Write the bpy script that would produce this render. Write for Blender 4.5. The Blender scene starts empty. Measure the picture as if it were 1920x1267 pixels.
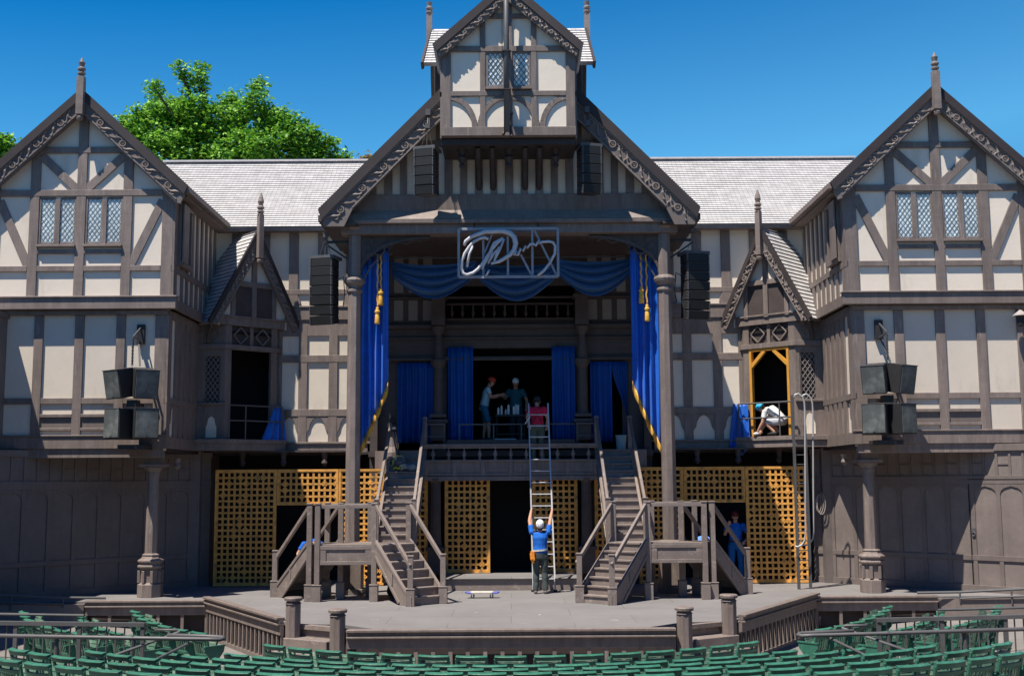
import bpy, bmesh, math, random
from mathutils import Vector, Matrix
random.seed(7)
R = math.radians
# ---------------------------------------------------------------- camera, sky, sun
F = 2190.0; PITCH = math.atan(267/2190); EYE = 2.7
sp, cp = math.sin(PITCH), math.cos(PITCH)
scene = bpy.context.scene
COL = scene.collection
cam = bpy.data.cameras.new('camera'); camo = bpy.data.objects.new('camera', cam); COL.objects.link(camo)
cam.sensor_width = 36; cam.lens = 36*F/1920; cam.clip_start = 0.1; cam.clip_end = 3000
camo.location = (0.05, 0, EYE)
camo.rotation_mode = 'XYZ'
camo.matrix_world = Matrix.Translation((0.05, 0, EYE)) @ Matrix.Rotation(math.pi/2+PITCH, 4, 'X') @ Matrix.Rotation(R(-0.36), 4, 'Z')
scene.camera = camo
SUN_EL, SUN_AZ = 66, 44
w = bpy.data.worlds.new('World'); scene.world = w; w.use_nodes = True
nt = w.node_tree; bg = nt.nodes['Background']
sky = nt.nodes.new('ShaderNodeTexSky'); sky.sky_type = 'NISHITA'; sky.sun_disc = False
sky.sun_elevation = R(SUN_EL); sky.sun_rotation = R(180+SUN_AZ)
sky.altitude = 600; sky.air_density = 1.0; sky.dust_density = 0.15; sky.ozone_density = 3.0
tcw = nt.nodes.new('ShaderNodeTexCoord'); spz = nt.nodes.new('ShaderNodeSeparateXYZ'); nt.links.new(tcw.outputs['Generated'], spz.inputs[0])
rpw = nt.nodes.new('ShaderNodeValToRGB'); 
mz = nt.nodes.new('ShaderNodeMath'); mz.operation = 'MULTIPLY_ADD'; mz.inputs[1].default_value = -.11
nt.links.new(spz.outputs[0], mz.inputs[0]); nt.links.new(spz.outputs[2], mz.inputs[2]); nt.links.new(mz.outputs[0], rpw.inputs[0])        # deeper blue overhead, paler towards the horizon
rpw.color_ramp.elements[0].position = .24; rpw.color_ramp.elements[0].color = (.42, 1.02, 1.12, 1)
rpw.color_ramp.elements[1].position = .42; rpw.color_ramp.elements[1].color = (.003, .55, .90, 1)
e_ = rpw.color_ramp.elements.new(.75); e_.color = (.008, .26, .66, 1)
e_ = rpw.color_ramp.elements.new(.10); e_.color = (.12, .36, .55, 1)
mxw = nt.nodes.new('ShaderNodeMixRGB'); mxw.blend_type = 'MULTIPLY'; mxw.inputs[0].default_value = 1
nt.links.new(sky.outputs[0], mxw.inputs[1]); nt.links.new(rpw.outputs[0], mxw.inputs[2]); nt.links.new(mxw.outputs[0], bg.inputs[0]); bg.inputs[1].default_value = 0.10
sl = bpy.data.lights.new('sun', 'SUN'); sl.energy = 5.0; sl.angle = R(0.5); sl.color = (1.0, 0.925, 0.80)
so = bpy.data.objects.new('sun', sl); COL.objects.link(so)
tosun = Vector((-math.sin(R(SUN_AZ))*math.cos(R(SUN_EL)), -math.cos(R(SUN_AZ))*math.cos(R(SUN_EL)), math.sin(R(SUN_EL))))
so.rotation_mode = 'QUATERNION'; so.rotation_quaternion = (-tosun).to_track_quat('-Z', 'Y'); so.location = (-20, -20, 40)
scene.view_settings.view_transform = 'Standard'; scene.view_settings.look = 'None'
scene.view_settings.exposure = 0.70; scene.view_settings.gamma = 1.0
scene.render.engine = 'CYCLES'

# pixel measurements of the photograph -> metres (d = pixels from the building's centre line)
def X(d, y, Y): return d*Y/(F*cp-(633.5-y)*sp)
def Z(y, Y): dy = 633.5-y; return EYE+(F*sp+dy*cp)*Y/(F*cp-dy*sp)
def G(d, y, z=0.0):
    dy = 633.5-y; t = (z-EYE)/(F*sp+dy*cp); return (d*t, (F*cp-dy*sp)*t)

# ---------------------------------------------------------------- materials
def mat(name, col, rough=0.7, var=0.12, scale=3.0, bump=0.0, bscale=40.0, metal=0.0, stretch=(1, 1, 1), spec=0.3, sheen=0.0, dirt=None, gen=None):
    m = bpy.data.materials.new(name); m.use_nodes = True; n = m.node_tree.nodes; l = m.node_tree.links
    p = n['Principled BSDF']; p.inputs['Roughness'].default_value = rough; p.inputs['Metallic'].default_value = metal
    p.inputs['Specular IOR Level'].default_value = spec
    if sheen: p.inputs['Sheen Weight'].default_value = sheen
    tc = n.new('ShaderNodeTexCoord'); mp = n.new('ShaderNodeMapping'); mp.inputs['Scale'].default_value = stretch
    l.new(tc.outputs['Object'], mp.inputs[0])
    nz = n.new('ShaderNodeTexNoise'); nz.inputs['Scale'].default_value = scale; nz.inputs['Detail'].default_value = 6; nz.inputs['Roughness'].default_value = 0.65
    l.new(mp.outputs[0], nz.inputs['Vector'])
    rp = n.new('ShaderNodeValToRGB'); l.new(nz.outputs['Fac'], rp.inputs[0])
    c = Vector(col)
    rp.color_ramp.elements[0].position = 0.3; rp.color_ramp.elements[1].position = 0.7
    rp.color_ramp.elements[0].color = (*(c*(1-var)), 1); rp.color_ramp.elements[1].color = (*(c*(1+var)), 1)
    out = rp.outputs[0]
    if dirt:
        n2 = n.new('ShaderNodeTexNoise'); n2.inputs['Scale'].default_value = dirt[1]; n2.inputs['Detail'].default_value = 8; n2.inputs['Roughness'].default_value = 0.7
        mp2 = n.new('ShaderNodeMapping'); mp2.inputs['Scale'].default_value = dirt[3] if len(dirt) > 3 else (1, 1, 1)
        l.new(tc.outputs['Object'], mp2.inputs[0]); l.new(mp2.outputs[0], n2.inputs['Vector'])
        r2 = n.new('ShaderNodeValToRGB'); r2.color_ramp.elements[0].position = dirt[2]; r2.color_ramp.elements[1].position = min(1, dirt[2]+0.12)
        l.new(n2.outputs['Fac'], r2.inputs[0])
        mx = n.new('ShaderNodeMixRGB'); l.new(r2.outputs[0], mx.inputs[0]); l.new(out, mx.inputs[1]); mx.inputs[2].default_value = (*dirt[0], 1); out = mx.outputs[0]
    oi = n.new('ShaderNodeObjectInfo'); mr = n.new('ShaderNodeMapRange'); mr.inputs['To Min'].default_value = .9; mr.inputs['To Max'].default_value = 1.1
    l.new(oi.outputs['Random'], mr.inputs['Value']); ml = n.new('ShaderNodeVectorMath'); ml.operation = 'SCALE'; l.new(out, ml.inputs[0]); l.new(mr.outputs[0], ml.inputs['Scale']); out = ml.outputs[0]
    l.new(out, p.inputs['Base Color'])
    if bump:
        nb = n.new('ShaderNodeTexNoise'); nb.inputs['Scale'].default_value = bscale; nb.inputs['Detail'].default_value = 5
        l.new(mp.outputs[0], nb.inputs['Vector'])
        b = n.new('ShaderNodeBump'); b.inputs['Strength'].default_value = bump; b.inputs['Distance'].default_value = 0.02
        l.new(nb.outputs['Fac'], b.inputs['Height']); l.new(b.outputs[0], p.inputs['Normal'])
    return m
M = {}
M['timber'] = mat('timber_paint', (.188, .152, .139), .55, .22, 2.0, .25, 30, stretch=(3, 3, .6), dirt=((.32, .27, .25), 5, .58, (5, 5, .35)))
M['board'] = mat('board_paint', (.205, .168, .153), .6, .14, 2.5, .2, 25, dirt=((.32, .27, .25), 6, .57))
M['recess'] = mat('recess_shade', (.155, .13, .122), .7, .12, 4)  # darker than the carving: shade of the carved gaps put into the colour
M['dark'] = mat('dark_paint_and_shade', (.045, .036, .038), .6, .15, 3)  # also paints the shadowed strip along the gable verges
M['black'] = mat('dark_interior', (.012, .012, .014), .9, .1, 3)  # near-black colour stands in for deep shade in rooms and behind the lattice
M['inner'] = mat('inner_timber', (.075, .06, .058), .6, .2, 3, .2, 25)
M['panel'] = mat('panelling_paint', (.175, .145, .135), .5, .14, 1.2, .12, 20, dirt=((.21, .165, .15), 2.5, .58))
M['plaster'] = mat('plaster', (.69, .615, .53), .85, .05, 1.1, .12, 9, dirt=((.58, .52, .44), 1.6, .56, (1, 1, .35)))
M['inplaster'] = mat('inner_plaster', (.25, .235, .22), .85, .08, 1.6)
M['metal'] = mat('grey_metal', (.10, .10, .105), .5, .15, 4, metal=.15)
M['alu'] = mat('aluminium', (.42, .42, .43), .45, .08, 5, metal=.25)
M['blackmetal'] = mat('black_metal', (.03, .03, .033), .5, .15, 5)
M['grille'] = mat('speaker_grille', (.08, .09, .092), .55, .15, 8, .5, 160, dirt=((.16, .175, .17), 1.2, .52))
M['lattice'] = mat('lattice_wood', (.66, .32, .075), .6, .25, 6, .2, 30, dirt=((.28, .18, .07), 4.5, .54))
M['yellow'] = mat('yellow_wood', (.62, .30, .05), .55, .12, 5)
M['gold'] = mat('gold_fringe', (.72, .40, .07), .6, .2, 30, .6, 80)
M['velvet'] = mat('blue_cloth', (.002, .10, .50), .45, .12, 3, .12, 12, sheen=.12, spec=.6)
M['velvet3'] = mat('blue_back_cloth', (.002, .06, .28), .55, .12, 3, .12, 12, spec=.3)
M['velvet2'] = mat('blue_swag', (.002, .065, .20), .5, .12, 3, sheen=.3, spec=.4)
M['green'] = mat('green_paint', (.030, .135, .092), .45, .16, 6, .1, 30, dirt=((.06, .2, .14), 9, .58), spec=.5)
M['slat'] = mat('faded_slat', (.09, .17, .125), .5, .22, 6, .1, 30, dirt=((.30, .36, .28), 7, .55))
M['stage'] = mat('stage_paint', (.18, .172, .174), .7, .10, .8, .2, 18, dirt=((.24, .23, .23), 2.6, .58, (1, 2.2, 1)))
M['concrete'] = mat('concrete', (.19, .175, .17), .85, .12, 1.3, .2, 20, dirt=((.17, .16, .15), 1.8, .57))
M['ground'] = mat('dry_ground', (.12, .12, .08), .95, .2, .3)
M['bark'] = mat('bark', (.09, .07, .05), .9, .25, 4, .5, 12)
M['ridge'] = mat('ridge_shingle', (.5, .48, .49), .85, .1, 4)
M['ring'] = mat('white_moulding', (.3, .26, .25), .55, .1, 3)
M['paleiron'] = mat('pale_iron', (.52, .52, .56), .5, .15, 5)
M['midiron'] = mat('mid_iron', (.27, .28, .32), .5, .15, 5)
M['cable'] = mat('cable', (.02, .02, .02), .5)
M['bucket'] = mat('pale_plastic', (.3, .42, .45), .4)
M['wax'] = mat('wax', (.75, .72, .68), .4)
M['lime'] = mat('yellow_trim', (.55, .6, .05), .5)

def glass_mat():
    m = mat('leaded_glass', (.68, .74, .74), .3, .3, 1.3, .12, 6, spec=1.0); return m  # pale base colour stands in for the sky reflected in the panes
M['glass'] = glass_mat(); M['lead'] = mat('window_lead', (.14, .17, .18), .6)
M['darkglass'] = mat('dark_glass', (.03, .035, .04), .08, .2, 2, spec=.6)

def leaf_mat(name, c1, c2):
    m = bpy.data.materials.new(name); m.use_nodes = True; n = m.node_tree.nodes; l = m.node_tree.links
    p = n['Principled BSDF']; g = n.new('ShaderNodeNewGeometry'); r = n.new('ShaderNodeValToRGB')
    r.color_ramp.elements[0].color = (*c1, 1); r.color_ramp.elements[1].color = (*c2, 1)
    l.new(g.outputs['Random Per Island'], r.inputs[0]); l.new(r.outputs[0], p.inputs['Base Color'])
    p.inputs['Roughness'].default_value = .5
    t = n.new('ShaderNodeBsdfTranslucent'); mx = n.new('ShaderNodeMixShader'); mx.inputs[0].default_value = .3
    l.new(r.outputs[0], t.inputs[0]); l.new(p.outputs[0], mx.inputs[1]); l.new(t.outputs[0], mx.inputs[2])
    l.new(mx.outputs[0], n['Material Output'].inputs[0]); return m
M['leaf'] = leaf_mat('maple_leaf', (.03, .16, .02), (.30, .58, .05))
M['leaf2'] = leaf_mat('rusty_leaf', (.12, .13, .03), (.35, .2, .06))

def roof_mat(name, ca, cb, mortar):
    m = bpy.data.materials.new(name); m.use_nodes = True; n = m.node_tree.nodes; l = m.node_tree.links
    p = n['Principled BSDF']; p.inputs['Roughness'].default_value = .85
    uv = n.new('ShaderNodeUVMap'); br = n.new('ShaderNodeTexBrick'); l.new(uv.outputs[0], br.inputs['Vector'])
    br.inputs['Scale'].default_value = 1; br.inputs['Brick Width'].default_value = .13; br.inputs['Row Height'].default_value = .14
    br.inputs['Mortar Size'].default_value = .004; br.inputs['Color1'].default_value = (*ca, 1); br.inputs['Color2'].default_value = (*cb, 1)
    br.inputs['Mortar'].default_value = (*mortar, 1); br.inputs['Bias'].default_value = 0
    nz = n.new('ShaderNodeTexNoise'); nz.inputs['Scale'].default_value = 3; nz.inputs['Detail'].default_value = 8; l.new(uv.outputs[0], nz.inputs['Vector'])
    mx = n.new('ShaderNodeMixRGB'); mx.blend_type = 'MULTIPLY'; mx.inputs[0].default_value = .55
    l.new(br.outputs[0], mx.inputs[1]); l.new(nz.outputs['Fac'], mx.inputs[2]); 
    bc = n.new('ShaderNodeBrightContrast'); bc.inputs['Bright'].default_value = .04; l.new(mx.outputs[0], bc.inputs[0])
    l.new(bc.outputs[0], p.inputs['Base Color']); return m
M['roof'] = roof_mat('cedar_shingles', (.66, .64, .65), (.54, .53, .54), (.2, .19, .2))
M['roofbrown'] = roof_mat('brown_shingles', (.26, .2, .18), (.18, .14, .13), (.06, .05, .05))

def streaks(key, amt=.16, sc=9):
    m = M[key]; n = m.node_tree.nodes; l = m.node_tree.links; p = n['Principled BSDF']; src = p.inputs['Base Color'].links[0].from_socket
    g_ = n.new('ShaderNodeNewGeometry'); tc = n.new('ShaderNodeTexCoord'); mult = None; outs = []
    for st in ((sc, sc, .5), (.5, sc, sc)):
        mp = n.new('ShaderNodeMapping'); mp.inputs['Scale'].default_value = st; l.new(tc.outputs['Object'], mp.inputs[0])
        nz = n.new('ShaderNodeTexNoise'); nz.inputs['Scale'].default_value = 2.2; nz.inputs['Detail'].default_value = 7; nz.inputs['Roughness'].default_value = .7
        l.new(mp.outputs[0], nz.inputs['Vector']); mr = n.new('ShaderNodeMapRange'); mr.inputs['From Min'].default_value = .3; mr.inputs['From Max'].default_value = .7
        mr.inputs['To Min'].default_value = 1-amt; mr.inputs['To Max'].default_value = 1+amt; l.new(nz.outputs['Fac'], mr.inputs['Value']); outs.append(mr.outputs[0])
    mu = n.new('ShaderNodeMath'); mu.operation = 'MULTIPLY'; l.new(outs[0], mu.inputs[0]); l.new(outs[1], mu.inputs[1])
    sc_ = n.new('ShaderNodeVectorMath'); sc_.operation = 'SCALE'; l.new(src, sc_.inputs[0]); l.new(mu.outputs[0], sc_.inputs['Scale']); l.new(sc_.outputs[0], p.inputs['Base Color'])
for k_ in ('timber', 'board', 'panel', 'lattice'): streaks(k_, .07, 5)
streaks('velvet', .12, 4); streaks('slat', .2, 14); streaks('green', .12, 14)
def stage_board_mat():
    m = M['stage']; n = m.node_tree.nodes; l = m.node_tree.links
    p = n['Principled BSDF']; src = p.inputs['Base Color'].links[0].from_socket
    tc = n.new('ShaderNodeTexCoord'); br = n.new('ShaderNodeTexBrick'); l.new(tc.outputs['Object'], br.inputs['Vector'])
    br.inputs['Scale'].default_value = 1; br.inputs['Brick Width'].default_value = 2.4; br.inputs['Row Height'].default_value = 1.2
    br.inputs['Mortar Size'].default_value = .006; br.inputs['Color1'].default_value = (1, 1, 1, 1); br.inputs['Color2'].default_value = (.93, .93, .94, 1); br.inputs['Mortar'].default_value = (.55, .55, .55, 1)
    mx = n.new('ShaderNodeMixRGB'); mx.blend_type = 'MULTIPLY'; mx.inputs[0].default_value = 1
    l.new(src, mx.inputs[1]); l.new(br.outputs[0], mx.inputs[2]); l.new(mx.outputs[0], p.inputs['Base Color'])
stage_board_mat()

_cm = {}
def cmat(c, rough=.75):
    k = (tuple(c), rough)
    if k not in _cm: _cm[k] = mat('cloth_%d' % len(_cm), c, rough, .12, 9, .9, 9)
    return _cm[k]

# ---------------------------------------------------------------- mesh helpers
class MB:
    def __init__(s, m=None): s.v = []; s.f = []; s.uv = []; s.M = m; s.hasuv = False
    def add(s, vs, fs, uvs=None):
        b = len(s.v)
        for p in vs:
            p = Vector(p); s.v.append(s.M @ p if s.M else p)
        for i, f in enumerate(fs):
            s.f.append([b+k for k in f])
            s.uv.append(uvs[i] if uvs else None)
        if uvs: s.hasuv = True
        return s
    def box(s, x0, x1, y0, y1, z0, z1):
        return s.add([(x0, y0, z0), (x1, y0, z0), (x1, y1, z0), (x0, y1, z0), (x0, y0, z1), (x1, y0, z1), (x1, y1, z1), (x0, y1, z1)],
                     [(0, 3, 2, 1), (4, 5, 6, 7), (0, 1, 5, 4), (1, 2, 6, 5), (2, 3, 7, 6), (3, 0, 4, 7)])
    def bar(s, p, q, w, h, up=(0, 0, 1)):
        p, q = Vector(p), Vector(q); d = (q-p).normalized(); up = Vector(up)
        if abs(d.dot(up)) > .98: up = Vector((0, 1, 0)) if abs(d.y) < .9 else Vector((1, 0, 0))
        a = d.cross(up).normalized()*(w/2); b = a.cross(d).normalized()*(h/2)
        vs = [p-a-b, p+a-b, p+a+b, p-a+b, q-a-b, q+a-b, q+a+b, q-a+b]
        return s.add(vs, [(0, 3, 2, 1), (4, 5, 6, 7), (0, 1, 5, 4), (1, 2, 6, 5), (2, 3, 7, 6), (3, 0, 4, 7)])
    def board(s, a, b, w, n0, n1):      # facade board from (u,v) to (u,v): local x=u, y=outward, z=v
        a, b = Vector(a), Vector(b); d = (b-a).normalized(); e = Vector((-d.y, d.x))*(w/2)
        c = [a-e, b-e, b+e, a+e]
        return s.prism([(p.x, p.y) for p in c], n0, n1)
    def prism(s, poly, n0, n1):         # polygon in (x,z), extruded along y
        k = len(poly); vs = [(p[0], n0, p[1]) for p in poly]+[(p[0], n1, p[1]) for p in poly]
        fs = [tuple(range(k)), tuple(range(2*k-1, k-1, -1))]+[(i, i+k, (i+1) % k+k, (i+1) % k) for i in range(k)]
        return s.add(vs, fs)
    def slab(s, poly, z0, z1):          # polygon in (x,y), extruded along z
        k = len(poly); vs = [(p[0], p[1], z0) for p in poly]+[(p[0], p[1], z1) for p in poly]
        return s.add(vs, [tuple(range(k)), tuple(range(2*k-1, k-1, -1))]+[(i, i+k, (i+1) % k+k, (i+1) % k) for i in range(k)])
    def rings(s, rs, cap=True, closed=False):
        n = len(rs[0]); vs = [p for r in rs for p in r]; fs = []
        m = len(rs)
        for i in range(m if closed else m-1):
            for j in range(n):
                a = i*n+j; b = i*n+(j+1) % n; c = ((i+1) % m)*n+(j+1) % n; d = ((i+1) % m)*n+j
                fs.append((a, b, c, d))
        if cap and not closed: fs += [tuple(range(n-1, -1, -1)), tuple(range((m-1)*n, m*n))]
        return s.add(vs, fs)
    def tube(s, pts, r, n=8, closed=False):
        pts = [Vector(p) for p in pts]; rs = []; m = len(pts); prev = None
        for i, p in enumerate(pts):
            if closed: d = pts[(i+1) % m]-pts[i-1]
            else: d = pts[min(i+1, m-1)]-pts[max(i-1, 0)]
            d.normalize()
            if prev is None:
                u = Vector((0, 0, 1)) if abs(d.z) < .9 else Vector((1, 0, 0)); a = d.cross(u).normalized()
            else: a = (prev-d*prev.dot(d)).normalized()
            prev = a; b = d.cross(a); rr = r[i] if isinstance(r, (list, tuple)) else r
            rs.append([p+(a*math.cos(t)+b*math.sin(t))*rr for t in [2*math.pi*k/n for k in range(n)]])
        return s.rings(rs, True, closed)
    def lathe(s, prof, x, y, n=16, off=0.0):
        return s.rings([[(x+r*math.cos(2*math.pi*(k+off)/n), y+r*math.sin(2*math.pi*(k+off)/n), z) for k in range(n)] for r, z in prof])
    def ball(s, c, r, n=10, m=6, sc=(1, 1, 1)):
        rs = []
        for i in range(m+1):
            t = math.pi*(i+.02)/(m+.04); rs.append([(c[0]+r*sc[0]*math.sin(t)*math.cos(2*math.pi*k/n), c[1]+r*sc[1]*math.sin(t)*math.sin(2*math.pi*k/n), c[2]-r*sc[2]*math.cos(t)) for k in range(n)])
        return s.rings(rs)
    def roofplane(s, a, b, c, d, th=.1, row=.14, lip=.022):   # a-b eave, d-c ridge, lapped shingle courses
        a, b, c, d = map(Vector, (a, b, c, d)); nrm = (b-a).cross(d-a).normalized()
        if nrm.z < 0: nrm = -nrm
        L = ((d-a).length+(c-b).length)/2; k = max(1, int(L/row)); wd = (b-a).length; wd2 = (c-d).length
        s.add([a-nrm*th, b-nrm*th, c-nrm*th, d-nrm*th, a, b, c, d], [(0, 3, 2, 1), (0, 1, 5, 4), (1, 2, 6, 5), (2, 3, 7, 6), (3, 0, 4, 7)], [[(0, 0)]*4]*5)
        for i in range(k):
            t0, t1 = i/k, (i+1)/k
            p0, p1 = a.lerp(d, t0), b.lerp(c, t0); q0, q1 = a.lerp(d, t1), b.lerp(c, t1)
            up = nrm*lip; v0, v1 = i*.14, (i+1)*.14-.001; ox = (i % 2)*.065
            s.add([p0+up, p1+up, q1, q0, p0, p1], [(0, 1, 2, 3), (4, 5, 1, 0)],
                  [[(ox, v0), (wd+ox, v0), (wd+ox, v1), (ox, v1)], [(ox, v0), (wd+ox, v0), (wd+ox, v0), (ox, v0)]])
        return s
    def build(s, name, material, parent=None, smooth=False, bevel=0, recalc=True):
        me = bpy.data.meshes.new(name)
        inv = parent_inv(parent)
        me.from_pydata([inv @ p if inv else p for p in s.v], [], s.f)
        if s.hasuv:
            ul = me.uv_layers.new(name='UVMap'); li = 0
            for i, f in enumerate(s.f):
                u = s.uv[i]
                for k in range(len(f)):
                    ul.data[li].uv = u[k] if u else (0, 0); li += 1
        if recalc:
            bm = bmesh.new(); bm.from_mesh(me); bmesh.ops.recalc_face_normals(bm, faces=bm.faces); bm.to_mesh(me); bm.free()
        if smooth:
            for p in me.polygons: p.use_smooth = True
        me.materials.append(material if not isinstance(material, str) else M[material])
        o = bpy.data.objects.new(name, me); COL.objects.link(o)
        if parent: o.parent = parent
        if bevel:
            b = o.modifiers.new('bevel', 'BEVEL'); b.width = bevel; b.segments = 1; b.limit_method = 'ANGLE'
        return o
_pinv = {}
def parent_inv(p):
    while p is not None and p.parent is not None: p = p.parent
    if p is None: return None
    return _pinv.get(p.name)
def thing(name, label, cat, loc=(0, 0, 0), rz=0, group=None):
    o = bpy.data.objects.new(name, None); o.empty_display_size = .3; COL.objects.link(o)
    o.location = loc; o.rotation_euler = (0, 0, rz); o['label'] = label; o['category'] = cat
    if group: o['group'] = group
    _pinv[o.name] = (Matrix.Translation(loc) @ Matrix.Rotation(rz, 4, 'Z')).inverted()
    return o
def tag(o, label, cat, group=None):
    o['label'] = label; o['category'] = cat
    if group: o['group'] = group
    return o
def struct(name, mb, m, **k):
    o = mb.build(name, m, **k); o['kind'] = 'structure'; return o
def frame(o, u, n):                    # local (u, outward, up) -> world
    u = Vector(u).normalized(); n = Vector(n).normalized()
    return Matrix(((u.x, n.x, 0, o[0]), (u.y, n.y, 0, o[1]), (0, 0, 1, o[2] if len(o) > 2 else 0), (0, 0, 0, 1)))
def mir(s): return Matrix.Scale(-1, 4, (1, 0, 0)) if s < 0 else Matrix.Identity(4)
def dup(root, loc, rz, label, group=None):
    r = root.copy(); COL.objects.link(r); r.location = loc; r.rotation_euler = (0, 0, rz); r['label'] = label
    if group: r['group'] = group
    for ch in list(root.children):
        c = ch.copy(); COL.objects.link(c); c.parent = r
        for g in ch.children:
            e = g.copy(); COL.objects.link(e); e.parent = c
    return r
def SD(s): return 'left' if s < 0 else 'right'

def leads(mb, u0, u1, v0, v1, nu, nv, n0, n1, w=.012):
    su, sv = (u1-u0)/nu, (v1-v0)/nv
    for sg in (1, -1):
        for k in range(-nv, nu+nv+1):
            # line u = u0+k*su + sg*(t*su), v = v0+t*sv
            pts = []
            t0, t1 = 0.0, float(nv)
            ua = k
            # clip to 0..nu in units
            if sg > 0: lo, hi = max(t0, -ua), min(t1, nu-ua)
            else: lo, hi = max(t0, ua-nu), min(t1, ua)
            if hi-lo > .05:
                mb.board((u0+(ua+sg*lo)*su, v0+lo*sv), (u0+(ua+sg*hi)*su, v0+hi*sv), w, n0, n1+(.002 if sg > 0 else 0))
def relief(mb, a, b, w, nf, depth=.03, step=.62):
    """carved running ornament on a raking board: rosettes and scrolls between a and b (u,v)."""
    a, b = Vector(a), Vector(b); L = (b-a).length; d = (b-a)/L; e = Vector((-d.y, d.x)); k = max(2, int(L/step))
    def P(t, q, n): p = a+d*t+e*q; return (p.x, n, p.y)
    for i in range(k):
        c = L*(i+.5)/k; r = w*.27
        mb.tube([P(c+r*math.cos(x), r*math.sin(x), nf) for x in [2*math.pi*j/12 for j in range(12)]], .024, 5, True)
        mb.tube([P(c+r*.35*math.cos(x), r*.35*math.sin(x), nf) for x in [2*math.pi*j/6 for j in range(6)]], .016, 4, True)
        h = L/k/2
        for sg in (1, -1):
            pts = []
            for j in range(9):
                t = j/8; pts.append(P(c+sg*(r*1.1+(h-r*1.1)*t), sg*w*.3*math.cos(t*math.pi), nf))
            mb.tube(pts, [.034, .026, .022, .028, .04, .028, .022, .026, .034], 5)
            x = c+sg*(r+(h-r)*.45)
            mb.tube([P(x+.05*math.cos(q), sg*.25*w+.04*math.sin(q), nf) for q in [k2*.7 for k2 in range(7)]], .02, 4)
def finial(mb, x, y, zb, zt, w):
    """square post with drop ball, turned rings and a pointed tip"""
    h = zt-zb
    mb.lathe([(.02, zb-.16), (.07, zb-.13), (.085, zb-.07), (.05, zb-.02), (.09, zb)], x, y, 10)
    zs = zb+h*.66
    mb.box(x-w/2, x+w/2, y-w/2, y+w/2, zb, zs)
    mb.lathe([(.09, zs), (.05, zs+.03), (.10, zs+.07), (.10, zs+.10), (.05, zs+.13), (.10, zs+.18), (.10, zs+.21), (.055, zs+.25), (.085, zs+.36), (.06, zs+h*.26), (.012, zt)], x, y, 10)

# ---------------------------------------------------------------- setting
g = MB(); g.add([(-1500, -600, -2.2), (1500, -600, -2.2), (1500, 2500, -2.2), (-1500, 2500, -2.2)], [(0, 1, 2, 3)])
struct('ground', g, 'ground')
# auditorium floor: shallow bowl around (0, 25.2)
CY = 25.2
def bowl(r): return -.82 if r < 6.9 else -.82+(r-6.9)*.10
g = MB(); rs = [0, 3, 5, 6.9]+[7.4+i*.9 for i in range(24)]; NA = 72
vs = []; fs = []
for r in rs:
    for k in range(NA+1):
        a = -R(130)+R(260)*k/NA; vs.append((r*math.sin(a), CY-r*math.cos(a), bowl(r)))
for i in range(len(rs)-1):
    for k in range(NA):
        a = i*(NA+1)+k; fs.append((a, a+1, a+NA+2, a+NA+1))
g.add(vs, fs); struct('auditorium_floor', g, 'concrete')
# stage floor
half = [(0, 21.78), (2.3, 21.8), (3.22, 22.75), (4.25, 22.95), (6.95, 27.35), (9.75, 27.4), (13.6, 27.4), (13.6, 37)]
outl = half+[(-x, y) for x, y in reversed(half[1:])]
g = MB().slab(outl, -.06, 0.0); struct('stage_floor', g, 'stage')
inn = [(x*.985, y+.12) for x, y in half[:-1]]+[(13.4, 36.9)]
g = MB().slab(inn+[(-x, y) for x, y in reversed(inn[1:])], -1.2, -.06); struct('stage_base', g, 'dark')

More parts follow.
